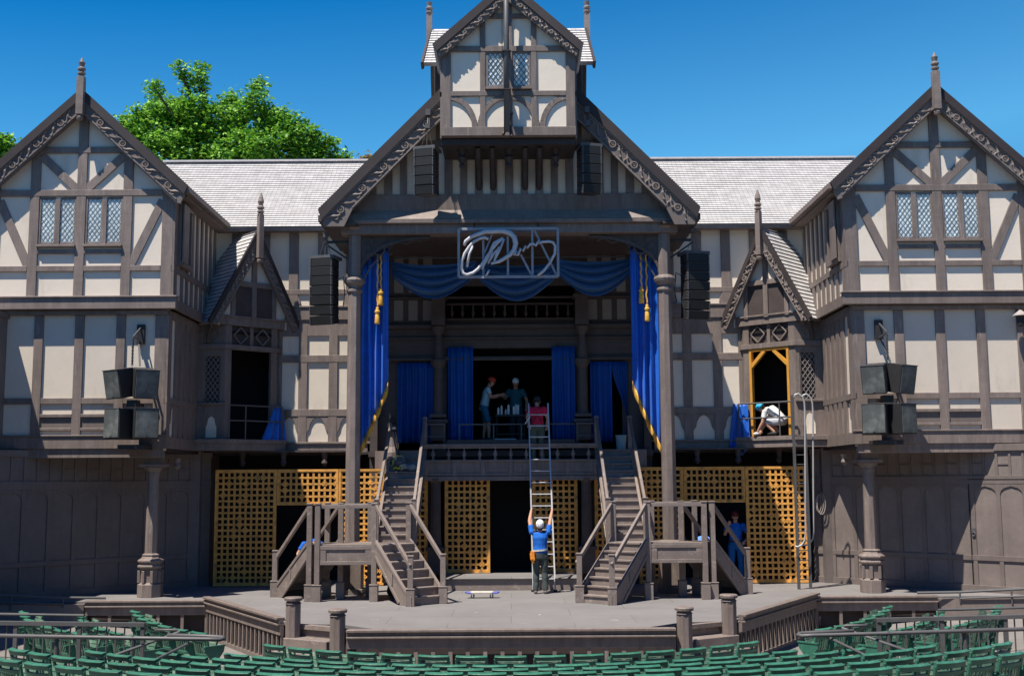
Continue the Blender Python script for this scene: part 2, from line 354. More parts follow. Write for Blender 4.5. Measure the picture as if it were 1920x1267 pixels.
# ---------------------------------------------------------------- side wings
UY, LY = 27.82, 28.0
def wing(s):
    S = mir(s)
    root = thing('timber_framed_wing', '%s half-timbered gabled wing beside the stage, %s' % (SD(s), 'its side wall in deep shade' if s < 0 else 'its side wall in full sun'), 'building', (s*10.4, 28, 0))
    Fm = S @ frame((0, UY, 0), (1, 0, 0), (0, -1, 0))        # upper front, u = X
    Fl = S @ frame((0, LY, 0), (1, 0, 0), (0, -1, 0))
    zu = lambda y: Z(y, UY); zl = lambda y: Z(y, LY)
    cx = 10.4; BY = 27.54
    ax = cx; za = Z(165, BY); xe = X(608, 350, BY); HS = ax-xe
    ue, ui = 8.15, 12.65
    # walls
    wl = MB(Fm); top = zu(352)
    th = .17
    def roofz(u): return za-abs(u-ax)*.925-.26
    wl.prism([(ue, zu(574)), (ui, zu(574)), (ui, roofz(ui)), (ax, roofz(ax)), (ue, roofz(ue))], -.25, 0)
    wl.build('gable_wall', 'plaster', root)
    wl = MB(S); 
    wl.box(8.15, 8.4, UY+.25, 34, zu(574), roofz(8.2)+.0); wl.build('side_wall', 'plaster', root)
    MB(S).box(8.28, 8.5, LY+.2, 34, zl(836), zu(574)-.02).build('lower_side_wall', 'plaster', root)
    MB(S).box(12.4, 12.65, UY+.25, 34, zu(574), roofz(12.6)).build('outer_side_wall', 'plaster', root)
    wl = MB(Fl).box(8.28, 12.6, -.2, 0, zl(840), zu(574)+.02); wl.build('lower_wall', 'plaster', root)
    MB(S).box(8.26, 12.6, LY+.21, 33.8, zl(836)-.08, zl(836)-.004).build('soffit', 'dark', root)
    # timber frame, upper storey
    t = MB(Fm)
    V, H, D = .055, .062, .05
    def vert(u, w, z0, z1): t.box(u-w/2, u+w/2, -.02, V, z0, z1)
    def horz(u0, u1, ya, yb, f=zu, n=H): t.box(u0, u1, -.02, n, f(yb), f(ya))
    posts = [9.27, 10.4, 11.53]
    zb = zu(557)
    vert(8.285, .27, zb, roofz(8.285)+.02); vert(12.515, .27, zb, roofz(12.515)+.02)
    vert(9.27, .23, zb, roofz(9.27)+.03); vert(11.53, .23, zb, roofz(11.53)+.03)
    vert(10.4, .23, zb, zu(352)); vert(10.4, .23, zu(352), roofz(10.4)+.1)
    horz(8.42, 12.38, 352, 363.5)
    horz(ax-1.05, ax+1.05, 272, 283)
    horz(8.42, 9.155, 494, 504); horz(9.385, 10.285, 494, 504); horz(10.515, 11.415, 494, 504); horz(11.645, 12.38, 494, 504)
    for u0, u1 in ((9.385, 10.285), (10.515, 11.415)):
        t.box(u0-.02, u1+.02, -.02, .13, zu(459), zu(455)); t.box(u0, u1, -.02, .058, zu(471), zu(464))
    # braces
    for sg in (1, -1):
        t.board((ax+sg*1.98, zu(372)), (ax+sg*1.22, zu(497)), .2, -.02, D)
        t.board((ax+sg*1.0, zu(288)), (ax+sg*.1, zu(352)), .2, -.02, D)
    # under-rake members
    for sg in (1, -1):
        t.board((ax, za-.36), (ax+sg*2.3, za-.36-2.3*.925), .16, -.02, .045)
    # jetty beam
    t.box(8.02, 12.7, -.1, .10, zu(575), zu(554)); t.box(7.99, 12.72, -.1, .14, zu(554), zu(551))
    t.build('timber_frame', 'timber', root, bevel=.006)
    # lower storey frame
    t = MB(Fl)
    lp = [8.42, 9.39, 10.39, 11.37, 12.35]
    for i, u in enumerate(lp): t.box(u-(.14 if i == 0 else .11), u+(.14 if i == 0 else .11), -.02, .055, zl(811), zl(586))
    t.box(8.25, 12.62, -.05, .12, zl(586)+.0, zu(575)-.01)
    for i in range(4):
        a = lp[i]+(.14 if i == 0 else .11); b = lp[i+1]-.11
        t.box(a, b, -.02, .05, zl(752), zl(741))
        if i in (1, 2):
            t.box(a, b, -.02, .06, zl(777), zl(771)); t.box(a, b, -.02, .06, zl(802), zl(797))
        if i == 0: t.box(a, b, -.02, .04, zl(811), zl(771))
    t.box(8.22, 12.65, -.1, .07, zl(836), zl(813)); t.box(8.2, 12.68, -.1, .1, zl(813), zl(810))
    t.box(8.3, 12.58, -.18, .022, zl(853), zl(836))
    t.build('lower_timber_frame', 'timber', root, bevel=.006)
    t = MB(Fl)
    for i in (1, 2): t.box(lp[i]+.11, lp[i+1]-.11, -.02, .012, zl(797), zl(777))
    t.build('recessed_panel', 'panel', root)
    # side frame (inner face)
    for nm, x0, y0, z0, z1, ym, sgn in (('side_timber_frame', 8.15, UY, zu(574), roofz(8.15), zu(499), 1), ('lower_side_timber_frame', 8.28, LY, zl(836), zu(575), zl(746), 0)):
        t = MB(S @ frame((x0, y0, 0), (0, 1, 0), (-1, 0, 0)))
        t.box(-.05, .24, -.02, .05, z0, z1-.02)
        for k in range(1, 9):
            u = .3+k*.44; q_ = .07 if sgn else .135; t.box(u-q_, u+q_, -.02, .05, z0+.2, z1-.02)
        t.box(-.055, 5.8, -.02, .056, ym-.07, ym+.07)
        t.box(-.08, 5.8, -.1, .09 if sgn else .06, z0-.0, z0+(.24 if sgn else .28))
        t.box(.24, 5.8, -.02, .06, z1-.2, z1-.0)
        if not sgn:   # shaped lower panels
            for k in range(0, 8):
                u = .52+k*.44
                for sg in (1, -1):
                    t.prism([(u+sg*.15, z0+.28), (u+sg*.15, ym), (u+sg*.02, ym), (u+sg*.07, ym-.14), (u+sg*.10, ym-.3), (u+sg*.15, ym-.4)] if False else [(u, ym-.02), (u+sg*.15, ym-.02), (u+sg*.15, ym-.55), (u+sg*.11, ym-.42), (u+sg*.10, ym-.25), (u+sg*.05, ym-.14)], -.02, .03)
        t.build(nm, 'timber', root)
    # side box window (upper)
    b = MB(S @ frame((8.15, UY, 0), (0, 1, 0), (-1, 0, 0)))
    z0, z1 = zu(480), zu(372)
    b.box(.30, 1.25, 0, .14, z1-.08, z1); b.box(.30, 1.25, 0, .15, z0-.12, z0)
    for u in (.30, .74, 1.17): b.box(u, u+.08, 0, .12, z0, z1-.08)
    b.box(.26, .72, .15, .19, z0-.05, z1-.02)                 # open shutter board
    b.build('side_window', 'timber', root, bevel=.005)
    MB(S @ frame((8.15, UY, 0), (0, 1, 0), (-1, 0, 0))).box(.38, 1.17, .01, .05, z0, z1-.08).build('side_window_pane', 'darkglass', root)
    # front windows
    for u0, u1 in ((9.385, 10.285), (10.515, 11.415)):
        fr = MB(Fm); z0, z1 = zu(455), zu(363.5)-.03
        fr.box(u0, u0+.05, -.0, .035, z0, z1); fr.box(u1-.05, u1, -.0, .035, z0, z1)
        m = (u0+u1)/2; fr.box(m-.065, m+.065, 0, .05, z0, z1-.05)
        fr.box(u0+.05, m-.065, 0, .03, z0, z0+.07); fr.box(m+.065, u1-.05, 0, .03, z0, z0+.07)
        fr.box(u0+.05, m-.065, 0, .03, z1-.05, z1); fr.box(m+.065, u1-.05, 0, .03, z1-.05, z1)
        wo = fr.build('window', 'timber', root, bevel=.004)
        for a, c in ((u0+.05, m-.065), (m+.065, u1-.05)):
            gl = MB(Fm)     # slightly uneven old glass
            nu, nv = 3, 8
            for i in range(nu):
                for j in range(nv):
                    q = random.uniform(-.004, .004); a0 = a+(c-a)*i/nu; a1 = a+(c-a)*(i+1)/nu; b0 = z0+.07+(z1-z0-.12)*j/nv; b1 = z0+.07+(z1-z0-.12)*(j+1)/nv
                    gl.add([(a0, .006+q, b0), (a1, .006-q, b0), (a1, .008+q, b1), (a0, .008-q, b1)], [(0, 1, 2, 3)])
            gl.build('pane', 'glass', wo)
            ld = MB(Fm); leads(ld, a, c, z0+.07, z1-.05, 3, 7, .012, .02, .0065); ld.build('leading', 'lead', wo)
    # bargeboards
    for sg in (1, -1):
        E = (ax+sg*HS, za-HS*.925)
        nx, nz = sg*.679, .734
        b = MB(S @ frame((0, BY, 0), (1, 0, 0), (0, -1, 0)))
        off = .27
        A0 = (ax+sg*.0, za-.37); E0 = (E[0]-nx*.02-sg*.02, E[1]-.36)
        b.prism([(ax, za-.20), (E[0], E[1]-.20), (E[0]-sg*.1, E[1]-.45), (E[0]-sg*.22, E[1]-.40), (ax, za-.56)], -.08, 0)
        cv = MB(b.M); relief(cv, (ax+sg*.2, za-.37-.2*.925), (E[0]-sg*.12, E[1]-.25), .27, .012)
        cv.board((ax+sg*.02, za-.225), (E[0]-sg*.02, E[1]-.205), .04, 0, .035)
        cv.board((ax+sg*.02, za-.535), (E[0]-sg*.2, E[1]-.34), .03, 0, .02)
        cv.build('carving', 'board', b.build('bargeboard', 'recess', root))
        v = MB(S @ frame((0, BY, 0), (1, 0, 0), (0, -1, 0)))
        v.prism([(ax, za+.05), (E[0]+sg*.08, E[1]-.03), (E[0], E[1]-.22), (ax, za-.21)], -.09, .06); v.build('verge_fascia', 'dark', root)  # dark colour paints in the shadowed strip above the bargeboard
    # roof
    for sg in (1, -1):
        E = (ax+sg*(HS+.07), za-(HS+.07)*.925+.02)
        r = MB(S); r.roofplane((E[0], BY-.03, E[1]), (E[0], 36, E[1]), (ax, 36, za+.02), (ax, BY-.03, za+.02), .1)
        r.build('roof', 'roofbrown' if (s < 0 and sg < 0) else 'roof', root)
    gt = MB(S)   # gutter along the inner eave
    gx, gz = ax-HS-.05, za-(HS+.07)*.925-.04
    gt.bar((gx, BY, gz), (gx, 33, gz), .13, .13); gt.box(gx+.08, 8.16, BY+.3, 33, gz-.12, gz-.06); gt.build('gutter', 'timber', root)
    f = MB(S); finial(f, ax-.02, BY-.12, Z(213, BY), Z(107, BY), .17); f.build('finial', 'board', root)
    # ground storey panelling, a wall at 45 degrees
    P0 = Vector((8.45, 31.0)); P1 = Vector((12.4, 27.2)); d = (P1-P0); L = d.length; u = (d.x, d.y, 0); n = (-d.y, d.x, 0)
    n = (d.y, -d.x, 0) if Vector((d.y, -d.x)).y < 0 else n
    Fp = S @ frame((P0.x, P0.y, 0), u, n)
    zt = zl(838)
    MB(Fp).box(-.6, L+1.2, -.2, 0, 0, zt).build('panelled_wall', 'panel', root)
    p = MB(Fp)
    z_r, z_a = .80, 2.45
    p.box(-.6, L+1.2, 0, .05, 0, .16); p.box(-.6, L+1.2, 0, .035, z_r-.06, z_r+.06); p.box(-.6, L+1.2, 0, .035, z_a+.1, z_a+.3)
    p.box(-.6, L+1.2, 0, .06, zt-.16, zt)
    k = 0; uu = 0.0; PW = .62
    while uu < L+.9:
        p.box(uu-.05, uu+.05, 0, .03, .16, z_a+.1)
        p.box(uu-.03, uu+.03, 0, .028, z_a+.3, zt-.16)
        p.box(uu+PW/2-.03, uu+PW/2+.03, 0, .026, z_a+.3, zt-.16)
        p.box(uu+.03, uu+PW/2-.03, 0, .02, z_a+.55, z_a+.6)
        # tudor arch head
        a, b = uu+.05, uu+PW-.05; m = (a+b)/2
        arc = [(a, z_a-.14), (a+.03, z_a-.06), (a+.1, z_a), (m, z_a+.045), (b-.1, z_a), (b-.03, z_a-.06), (b, z_a-.14)]
        for q in range(6):
            (x0, y0), (x1, y1) = arc[q], arc[q+1]
            p.prism([(x0, y0), (x1, y1), (x1, z_a+.1), (x0, z_a+.1)], 0, .029)
        uu += PW
    p.build('panel_moulding', 'panel', root, bevel=.004)
    if s > 0:      # service door in the panelling
        q = MB(Fp); q.box(3.63, 3.65, .03, .037, .17, z_a+.09); q.box(3.63, 5.1, .036, .042, z_a+.2, z_a+.215); q.box(5.08, 5.1, .03, .037, .17, z_a+.09); dr = q.build('door_seam', 'black', root)
        q = MB(Fp); q.box(3.68, 3.76, .03, .045, 1.28, 1.5); q.tube([(3.72+.035*math.cos(t_*.785), .06, 1.36+.05*math.sin(t_*.785)) for t_ in range(8)], .01, 5, True); q.build('door_latch', 'metal', dr)
    MB(S).box(8.2, 8.5, 31, 33.3, 0, 3.62).build('corner_wall', 'panel', root)
    # column under the corner
    x, y = 8.64, 28.44
    c = MB(S)
    zc = Z(866, y); zb1 = Z(1074, y); 
    prof = [(.155, Z(1050, y)), (.15, Z(1000, y)), (.135, Z(890, y)), (.15, Z(885, y))]
    c.lathe(prof, x, y, 8, .5); co = c.build('column', 'timber', root, bevel=.006)
    c = MB(S); c.lathe([(.14, Z(890, y)), (.16, Z(884, y)), (.16, Z(880, y)), (.2, Z(876, y)), (.24, Z(872, y))], x, y, 8, .5)
    c.box(x-.28, x+.28, y-.28, y+.28, Z(871, y), Z(866, y)); c.box(x-.2, x+.2, y-.2, y+.2, Z(866, y), Z(850, y)+.06); c.build('capital', 'timber', co)
    c = MB(S)
    c.lathe([(.30, 0), (.30, Z(1090, y)), (.24, Z(1087, y)), (.235, Z(1062, y))], x, y, 8, .5)
    c.lathe([(.235, Z(1062, y)), (.31, Z(1058, y)), (.31, Z(1055, y)), (.27, Z(1053, y)), (.27, Z(1050, y)), (.31, Z(1048, y)), (.31, Z(1045, y)), (.23, Z(1041, y)), (.2, Z(1037, y)), (.22, Z(1035, y)), (.155, Z(1032, y))], x, y, 8, .5)
    for k in range(8):
        a = 2*math.pi*(k+.5)/8; c.bar((x+.265*math.cos(a), y+.265*math.sin(a), Z(1087, y)), (x+.265*math.cos(a), y+.265*math.sin(a), Z(1064, y)), .07, .05)
    c.build('pedestal', 'timber', co, bevel=.006)
    # brackets below the lower jetty
    b = MB(S)
    for yy in (28.6, 30.4):
        pass
    b.lathe([(.03, zl(875)), (.09, zl(868)), (.06, zl(862)), (.1, zl(853))], 8.35, 29.4, 10); b.build('corbel', 'timber', root)
    return root
for s in (-1, 1): wing(s)

# wall of the seating enclosure, just out of frame on the left (its shadow crosses the left wing)
g = MB(); g.box(-13.2, -12.15, 20.5, 28.0, -.9, Z(592, 28)); g.box(-13.25, -12.1, 20.45, 28.02, Z(592, 28), Z(592, 28)+.12)
for k in range(12): g.box(-12.15, -12.11, 20.7+k*.6, 20.8+k*.6, 0, Z(592, 28))
# unseen dark walls added behind and beside the audience to cut sky light
pv = MB(); pv.box(-22, 22, -5.3, -5, -2.2, 9); pv.box(-22.3, -22, -5.3, 22, -2.2, 13.5); pv.box(22, 22.3, -5.3, 24, -2.2, 13.5)
struct('sky_blocker', pv, 'dark')
tag(g.build('enclosure_wall', 'panel'), 'tall brown panelled wall of the seating enclosure meeting the left wing', 'wall')

# ---------------------------------------------------------------- linking bays
def bay(s):
    S = mir(s); Y = 32.0
    root = thing('gallery_bay', '%s recessed half-timbered gallery wall under pale shingle roof between gabled wing and porch' % SD(s), 'building', (s*6, 32, 0))
    zz = lambda y: Z(y, Y)
    Fm = S @ frame((0, Y, 0), (1, 0, 0), (0, -1, 0))
    MB(Fm).prism([(3.6, zz(846)), (6.5, zz(846)), (6.5, 6.6), (6.7, 8.6), (7.2, 8.6), (8.2, 8.6), (8.2, zz(431)), (3.6, zz(431))], -.25, 0).build('upper_wall', 'plaster', root)
    MB(Fm).box(3.6, 8.6, -1.2, -1.0, 0, zz(846)).build('ground_wall', 'black', root)  # blackened so the lattice holes look deep and unlit
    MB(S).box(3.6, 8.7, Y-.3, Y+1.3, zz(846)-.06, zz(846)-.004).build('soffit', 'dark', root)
    t = MB(Fm)
    us = [4.42, 5.2, 6.0, 6.8, 7.6]
    for u in us: t.box(u-.13, u+.13, -.02, .055, zz(573), zz(436))
    t.box(3.6, 8.15, -.02, .06, zz(550), zz(541))
    for sg, u in [(g_, u_) for u_ in us for g_ in (1, -1)]:
        t.prism([(u+sg*.125, zz(551)), (u+sg*.19, zz(560)), (u+sg*.21, zz(568)), (u+sg*.16, zz(573)), (u+sg*.125, zz(573))], -.02, .05)
    t.box(3.6, 8.15, -.02, .09, zz(598), zz(575)); t.box(3.6, 8.15, -.02, .12, zz(575), zz(572))
    us = [4.1, 4.87, 5.7, 6.4]
    for u in us: t.box(u-.12, u+.12, -.02, .055, zz(826), zz(598))
    t.box(3.6, 6.52, -.02, .05, zz(628), zz(598.2)); t.box(3.6, 6.52, -.02, .062, zz(677), zz(664)); t.box(3.6, 6.52, -.02, .062, zz(778), zz(765))
    for i in range(3):   # arched heads of the lowest panels
        a, b = us[i]+.12, us[i+1]-.12; zt, z0 = zz(778), zz(826); h = zt-z0
        for q in ((a, 1), (b, -1)):
            x, sg = q; w_ = (b-a)
            t.prism([(x, zt), (x+sg*w_*.5, zt), (x+sg*w_*.5, zt-.02), (x+sg*w_*.3, zt-h*.12), (x+sg*w_*.18, zt-h*.3), (x+sg*w_*.13, zt-h*.5), (x+sg*w_*.03, zt-h*.62), (x, zt-h*.66)], -.02, .045)
    t.box(3.6, 8.2, -.02, .1, zz(846), zz(830)); t.box(3.6, 8.2, -.02, .14, zz(830), zz(826))
    t.build('timber_frame', 'timber', root, bevel=.006)
    g_ = MB(S); g_.box(3.0, 8.6, Y-.42, Y-.28, zz(436), zz(428)+.02); g_.box(3.0, 8.6, Y-.28, Y, zz(434), zz(432)); g_.build('gutter', 'timber', root)
    r = MB(S); r.roofplane((2.2, Y-.45, zz(429)), (10.7, Y-.45, zz(429)), (10.7, 35.3, Z(302, 35.3)), (2.2, 35.3, Z(302, 35.3)), .1)
    r.build('roof', 'roof', root)
    r = MB(S); r.roofplane((2.2, 39, zz(429)), (10.7, 39, zz(429)), (10.7, 35.3, Z(302, 35.3)), (2.2, 35.3, Z(302, 35.3)), .1); r.build('rear_roof', 'roof', root)
    MB(S).bar((2.2, 35.3, Z(302, 35.3)+.03), (10.7, 35.3, Z(302, 35.3)+.03), .3, .05).build('ridge_cap', 'ridge', root)
    b = MB(S)
    for x in (5.0, 6.1, 7.2):
        b.lathe([(.03, zz(872)), (.09, zz(866)), (.06, zz(860)), (.1, zz(846))], x, Y-.5, 10)
    b.box(4.4, 8.5, Y-.62, Y-.05, zz(846), zz(846)+.05)
    b.build('corbel', 'inner', root)
for s in (-1, 1): bay(s)

# ---------------------------------------------------------------- oriels (angled gabled bays)
def oriel(s):
    S = mir(s)
    root = thing('gabled_oriel', '%s steep-gabled oriel turned towards the stage, %s' % (SD(s), 'doorway open and in shade' if s < 0 else 'sunlit with yellow door frame'), 'oriel bay', (s*6.81, 31.1, 3.7))
    Cx, Cy = 6.81, 31.1
    u = Vector((1.98, -1.8, 0)).normalized(); n = Vector((-1.8, -1.98, 0)).normalized()
    Fm = S @ frame((Cx, Cy, 0), u, n)
    Yb = 31.55
    zz = lambda y: Z(y, Yb)
    zap, ze, hw = 9.45, 6.93, 1.36
    BN = -.22     # body front plane
    zf, zdo, zdt = zz(820), zz(820), zz(657)
    fz0, fz1 = zz(648), zz(613)
    sl = (zap-ze)/hw
    g_ = MB(Fm); g_.prism([(-1.1, fz1), (1.1, fz1), (1.1, ze+.18), (0, zap-.32), (-1.1, ze+.18)], BN-.15, BN+.02); g_.build('gable_wall', 'plaster', root)
    t = MB(Fm)
    t.box(-.07, .07, BN, BN+.09, ze+.1, zap-.35)
    za_, zc_ = zz(531), zz(540)
    t.box(-.62, .62, BN, BN+.095, zc_, za_)
    for sg in (1, -1):
        t.box(sg*.62-.06, sg*.62+.06, BN, BN+.085, ze+.1, zc_+.1)
        t.board((sg*1.2, ze+.1), (0, zap-.42), .12, BN, BN+.07)
    t.box(-.98, .98, BN-.1, BN+.05, fz1, fz1+.22); t.box(-1.0, 1.0, BN-.1, BN+.09, fz1+.22, fz1+.26)
    t.build('gable_frame', 'timber', root, bevel=.005)
    MB(Fm).box(-.56, .56, BN+.021, BN+.04, fz1+.26, zc_).build('gable_louvre', 'inner', root)
    # bargeboards
    for sg in (1, -1):
        b = MB(Fm); 
        b.prism([(0, zap-.12), (sg*hw, ze-.1), (sg*(hw-.22), ze-.14), (0, zap-.62)], -.05, 0)
        cv = MB(Fm); relief(cv, (sg*.12, zap-.37-.12*sl), (sg*(hw-.12), ze-.02), .22, .012, step=.5)
        cv.board((sg*.02, zap-.17), (sg*hw, ze-.14), .03, 0, .03)
        cv.board((sg*.02, zap-.58), (sg*(hw-.2), ze-.12), .03, 0, .02)
        cv.build('carving', 'board', b.build('bargeboard', 'recess', root))
        v = MB(Fm); v.prism([(0, zap+.08), (sg*(hw+.06), ze-.05), (sg*(hw-.03), ze-.12), (0, zap-.13)], -.06, .04); v.build('verge_fascia', 'dark', root)  # shadowed roof-edge strip given as dark colour
        r = MB(Fm); r.roofplane((sg*(hw+.03), .02, ze-.07), (sg*(hw+.03), -3.2, ze-.07), (0, -3.2, zap+.03), (0, .02, zap+.03), .08, .13)
        r.build('roof', 'roof', root)
    f = MB(Fm); finial(f, 0, .1, zap-.75, zap+1.05, .14); f.build('finial', 'board', root)
    # body : front with doorway
    bw = .78
    t = MB(Fm)
    dz1 = zdt
    for sg in (1, -1): t.box(sg*(bw-.09)-.09, sg*(bw-.09)+.09, BN-.12, BN, zf, fz1)
    t.box(-bw-.04, bw+.04, BN-.12, BN+.05, dz1, fz0)
    t.box(-.05, .05, BN-.1, BN-.012, fz0, fz1)
    for c in (-.33, .33):
        hw_, hh = .21, (fz1-fz0)*.44; zc = (fz0+fz1)/2
        P = [(c-hw_, zc), (c, zc+hh), (c+hw_, zc), (c, zc-hh)]
        for q in range(4): t.board(P[q], P[(q+1) % 4], .035, BN-.05, BN+.0)
    t.build('front_frame', 'timber', root, bevel=.005)
    MB(Fm).box(-bw+.1, bw-.1, BN-.12, BN-.06, fz0, fz1).build('frieze_panel', 'inner', root)
    # canted sides
    cl = .78
    for sg in (1, -1):
        a = Vector((sg*bw, BN)); b_ = Vector((sg*(bw+cl*.72), BN-cl*.72))
        d = (b_-a).normalized(); nn = Vector((-d.y*sg*1.0, d.x*sg*1.0)); 
        if nn.y < 0: nn = -nn
        O = Fm @ Vector((a.x, a.y, 0)); U = (Fm.to_3x3() @ Vector((d.x, d.y, 0))); N = (Fm.to_3x3() @ Vector((nn.x, nn.y, 0)))
        Fc = frame(O, U, N)
        t = MB(Fc); w0, w1 = .12, .56; zs0, zs1 = zz(755), zz(668)
        t.box(0, .12, -.1, 0, zf-.05, fz1+.02); t.box(.56, cl, -.1, 0, zf-.05, fz1+.02)
        t.box(.12, .56, -.1, 0, zs1, fz1+.02); t.box(.12, .56, -.1, -.005, zf-.05, zs0)
        t.box(-.03, cl, -.05, .07, zs0-.06, zs0); t.box(-.02, cl, -.05, .06, dz1, fz0)
        zc = (fz0+fz1)/2; P = [(.16, zc), (.34, zc+.2), (.52, zc), (.34, zc-.2)]
        for q in range(4): t.board(P[q], P[(q+1) % 4], .03, 0, .03)
        t.build('canted_side', 'timber', root, bevel=.005)
        pn = MB(Fc); arch = [(.2, zf+.02), (.48, zf+.02), (.48, zf+.3), (.45, zf+.36), (.42, zf+.52), (.34, zf+.58), (.26, zf+.52), (.23, zf+.36), (.2, zf+.3)]
        pn.prism(arch, -.02, .004); pn.build('arched_panel', 'plaster', root)
        wo = MB(Fc); wo.box(.12, .15, -.08, -.02, zs0, zs1); wo.box(.53, .56, -.08, -.02, zs0, zs1); wo.box(.15, .53, -.08, -.02, zs1-.03, zs1)
        wo = wo.build('lattice_window', 'timber', root)
        MB(Fc).box(.15, .53, -.09, -.075, zs0, zs1-.03).build('pane', 'darkglass', wo)
        l_ = MB(Fc); leads(l_, .15, .53, zs0, zs1-.03, 3, 7, -.07, -.055, .013); l_.build('leading', 'ring', wo)
    # dark room inside
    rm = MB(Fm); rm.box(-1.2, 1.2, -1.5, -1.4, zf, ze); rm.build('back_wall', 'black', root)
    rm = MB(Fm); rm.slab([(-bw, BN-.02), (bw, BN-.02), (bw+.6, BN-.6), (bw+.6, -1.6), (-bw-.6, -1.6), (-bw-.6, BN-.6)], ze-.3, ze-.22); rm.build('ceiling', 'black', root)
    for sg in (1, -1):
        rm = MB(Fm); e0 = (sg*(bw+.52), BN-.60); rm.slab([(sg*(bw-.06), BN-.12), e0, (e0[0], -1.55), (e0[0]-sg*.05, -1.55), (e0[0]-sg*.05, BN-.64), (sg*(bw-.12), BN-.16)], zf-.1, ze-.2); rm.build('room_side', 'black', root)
    # balcony ledge
    b = MB(Fm); b.slab([(-bw-.5, BN+.02-.5), (-bw-.1, BN+.38), (bw+.15, BN+.38), (bw+.75, BN-.25), (bw+.75, -1.5), (-bw-.5, -1.5)], zf-.14, zf-.03)
    b.slab([(-bw-.46, BN-.46), (-bw-.1, BN+.34), (bw+.12, BN+.34), (bw+.7, BN-.27), (bw+.7, -1.4), (-bw-.46, -1.4)], zf-.32, zf-.14)
    b.build('balcony_ledge', 'timber', root, bevel=.005)
    if s > 0:
        y_ = MB(Fm); q = bw-.18
        y_.box(-q, -q+.07, BN-.1, BN+.02, zf, dz1); y_.box(q-.07, q, BN-.1, BN+.02, zf, dz1); y_.box(-q+.07, q-.07, BN-.1, BN+.02, dz1-.07, dz1-.003)
        for sg in (1, -1): y_.board((sg*(q-.05), dz1-.48), (sg*.14, dz1-.07), .09, BN-.08, BN+.015)
        y_.build('yellow_door_frame', 'yellow', root)
    # knee brackets
    k = MB(Fm)
    for sg in (1, -1):
        k.tube([(sg*1.15, -.5, zz(645)), (sg*1.17, -.44, zz(632)), (sg*1.2, -.3, zz(622)), (sg*1.22, -.15, zz(612))], [.05, .06, .05, .07], 8)
    k.build('knee_bracket', 'inner', root)
    # guard rail
    gr = thing('guard_rail', 'thin steel guard rail on the %s oriel balcony, %s' % (SD(s), 'in shade' if s < 0 else 'in front of the crouching worker'), 'railing', (s*6.6, 30.9, zf))
    gN = BN+.3; h1 = .86; h2 = .46
    g_ = MB(Fm); g_.tube([(-bw-.35, BN-.25, zf+h1), (-bw-.02, gN, zf+h1), (bw+.02, gN, zf+h1)], .022, 8); g_.build('top_rail', 'metal', gr)
    g_ = MB(Fm); g_.tube([(-bw-.35, BN-.25, zf+h2), (-bw-.02, gN, zf+h2), (bw+.02, gN, zf+h2)], .02, 8); g_.build('middle_rail', 'metal', gr)
    for uu in ((-.02-bw, gN), (.55*bw, gN), (bw+.02, gN)) if s > 0 else ((-.02-bw, gN), (bw*.4, gN), (bw+.02, gN)):
        MB(Fm).tube([(uu[0], uu[1], zf-.03), (uu[0], uu[1], zf+h1)], .02, 8).build('post', 'metal', gr)
    return Fm, zf, BN, bw
OR = {s: oriel(s) for s in (-1, 1)}

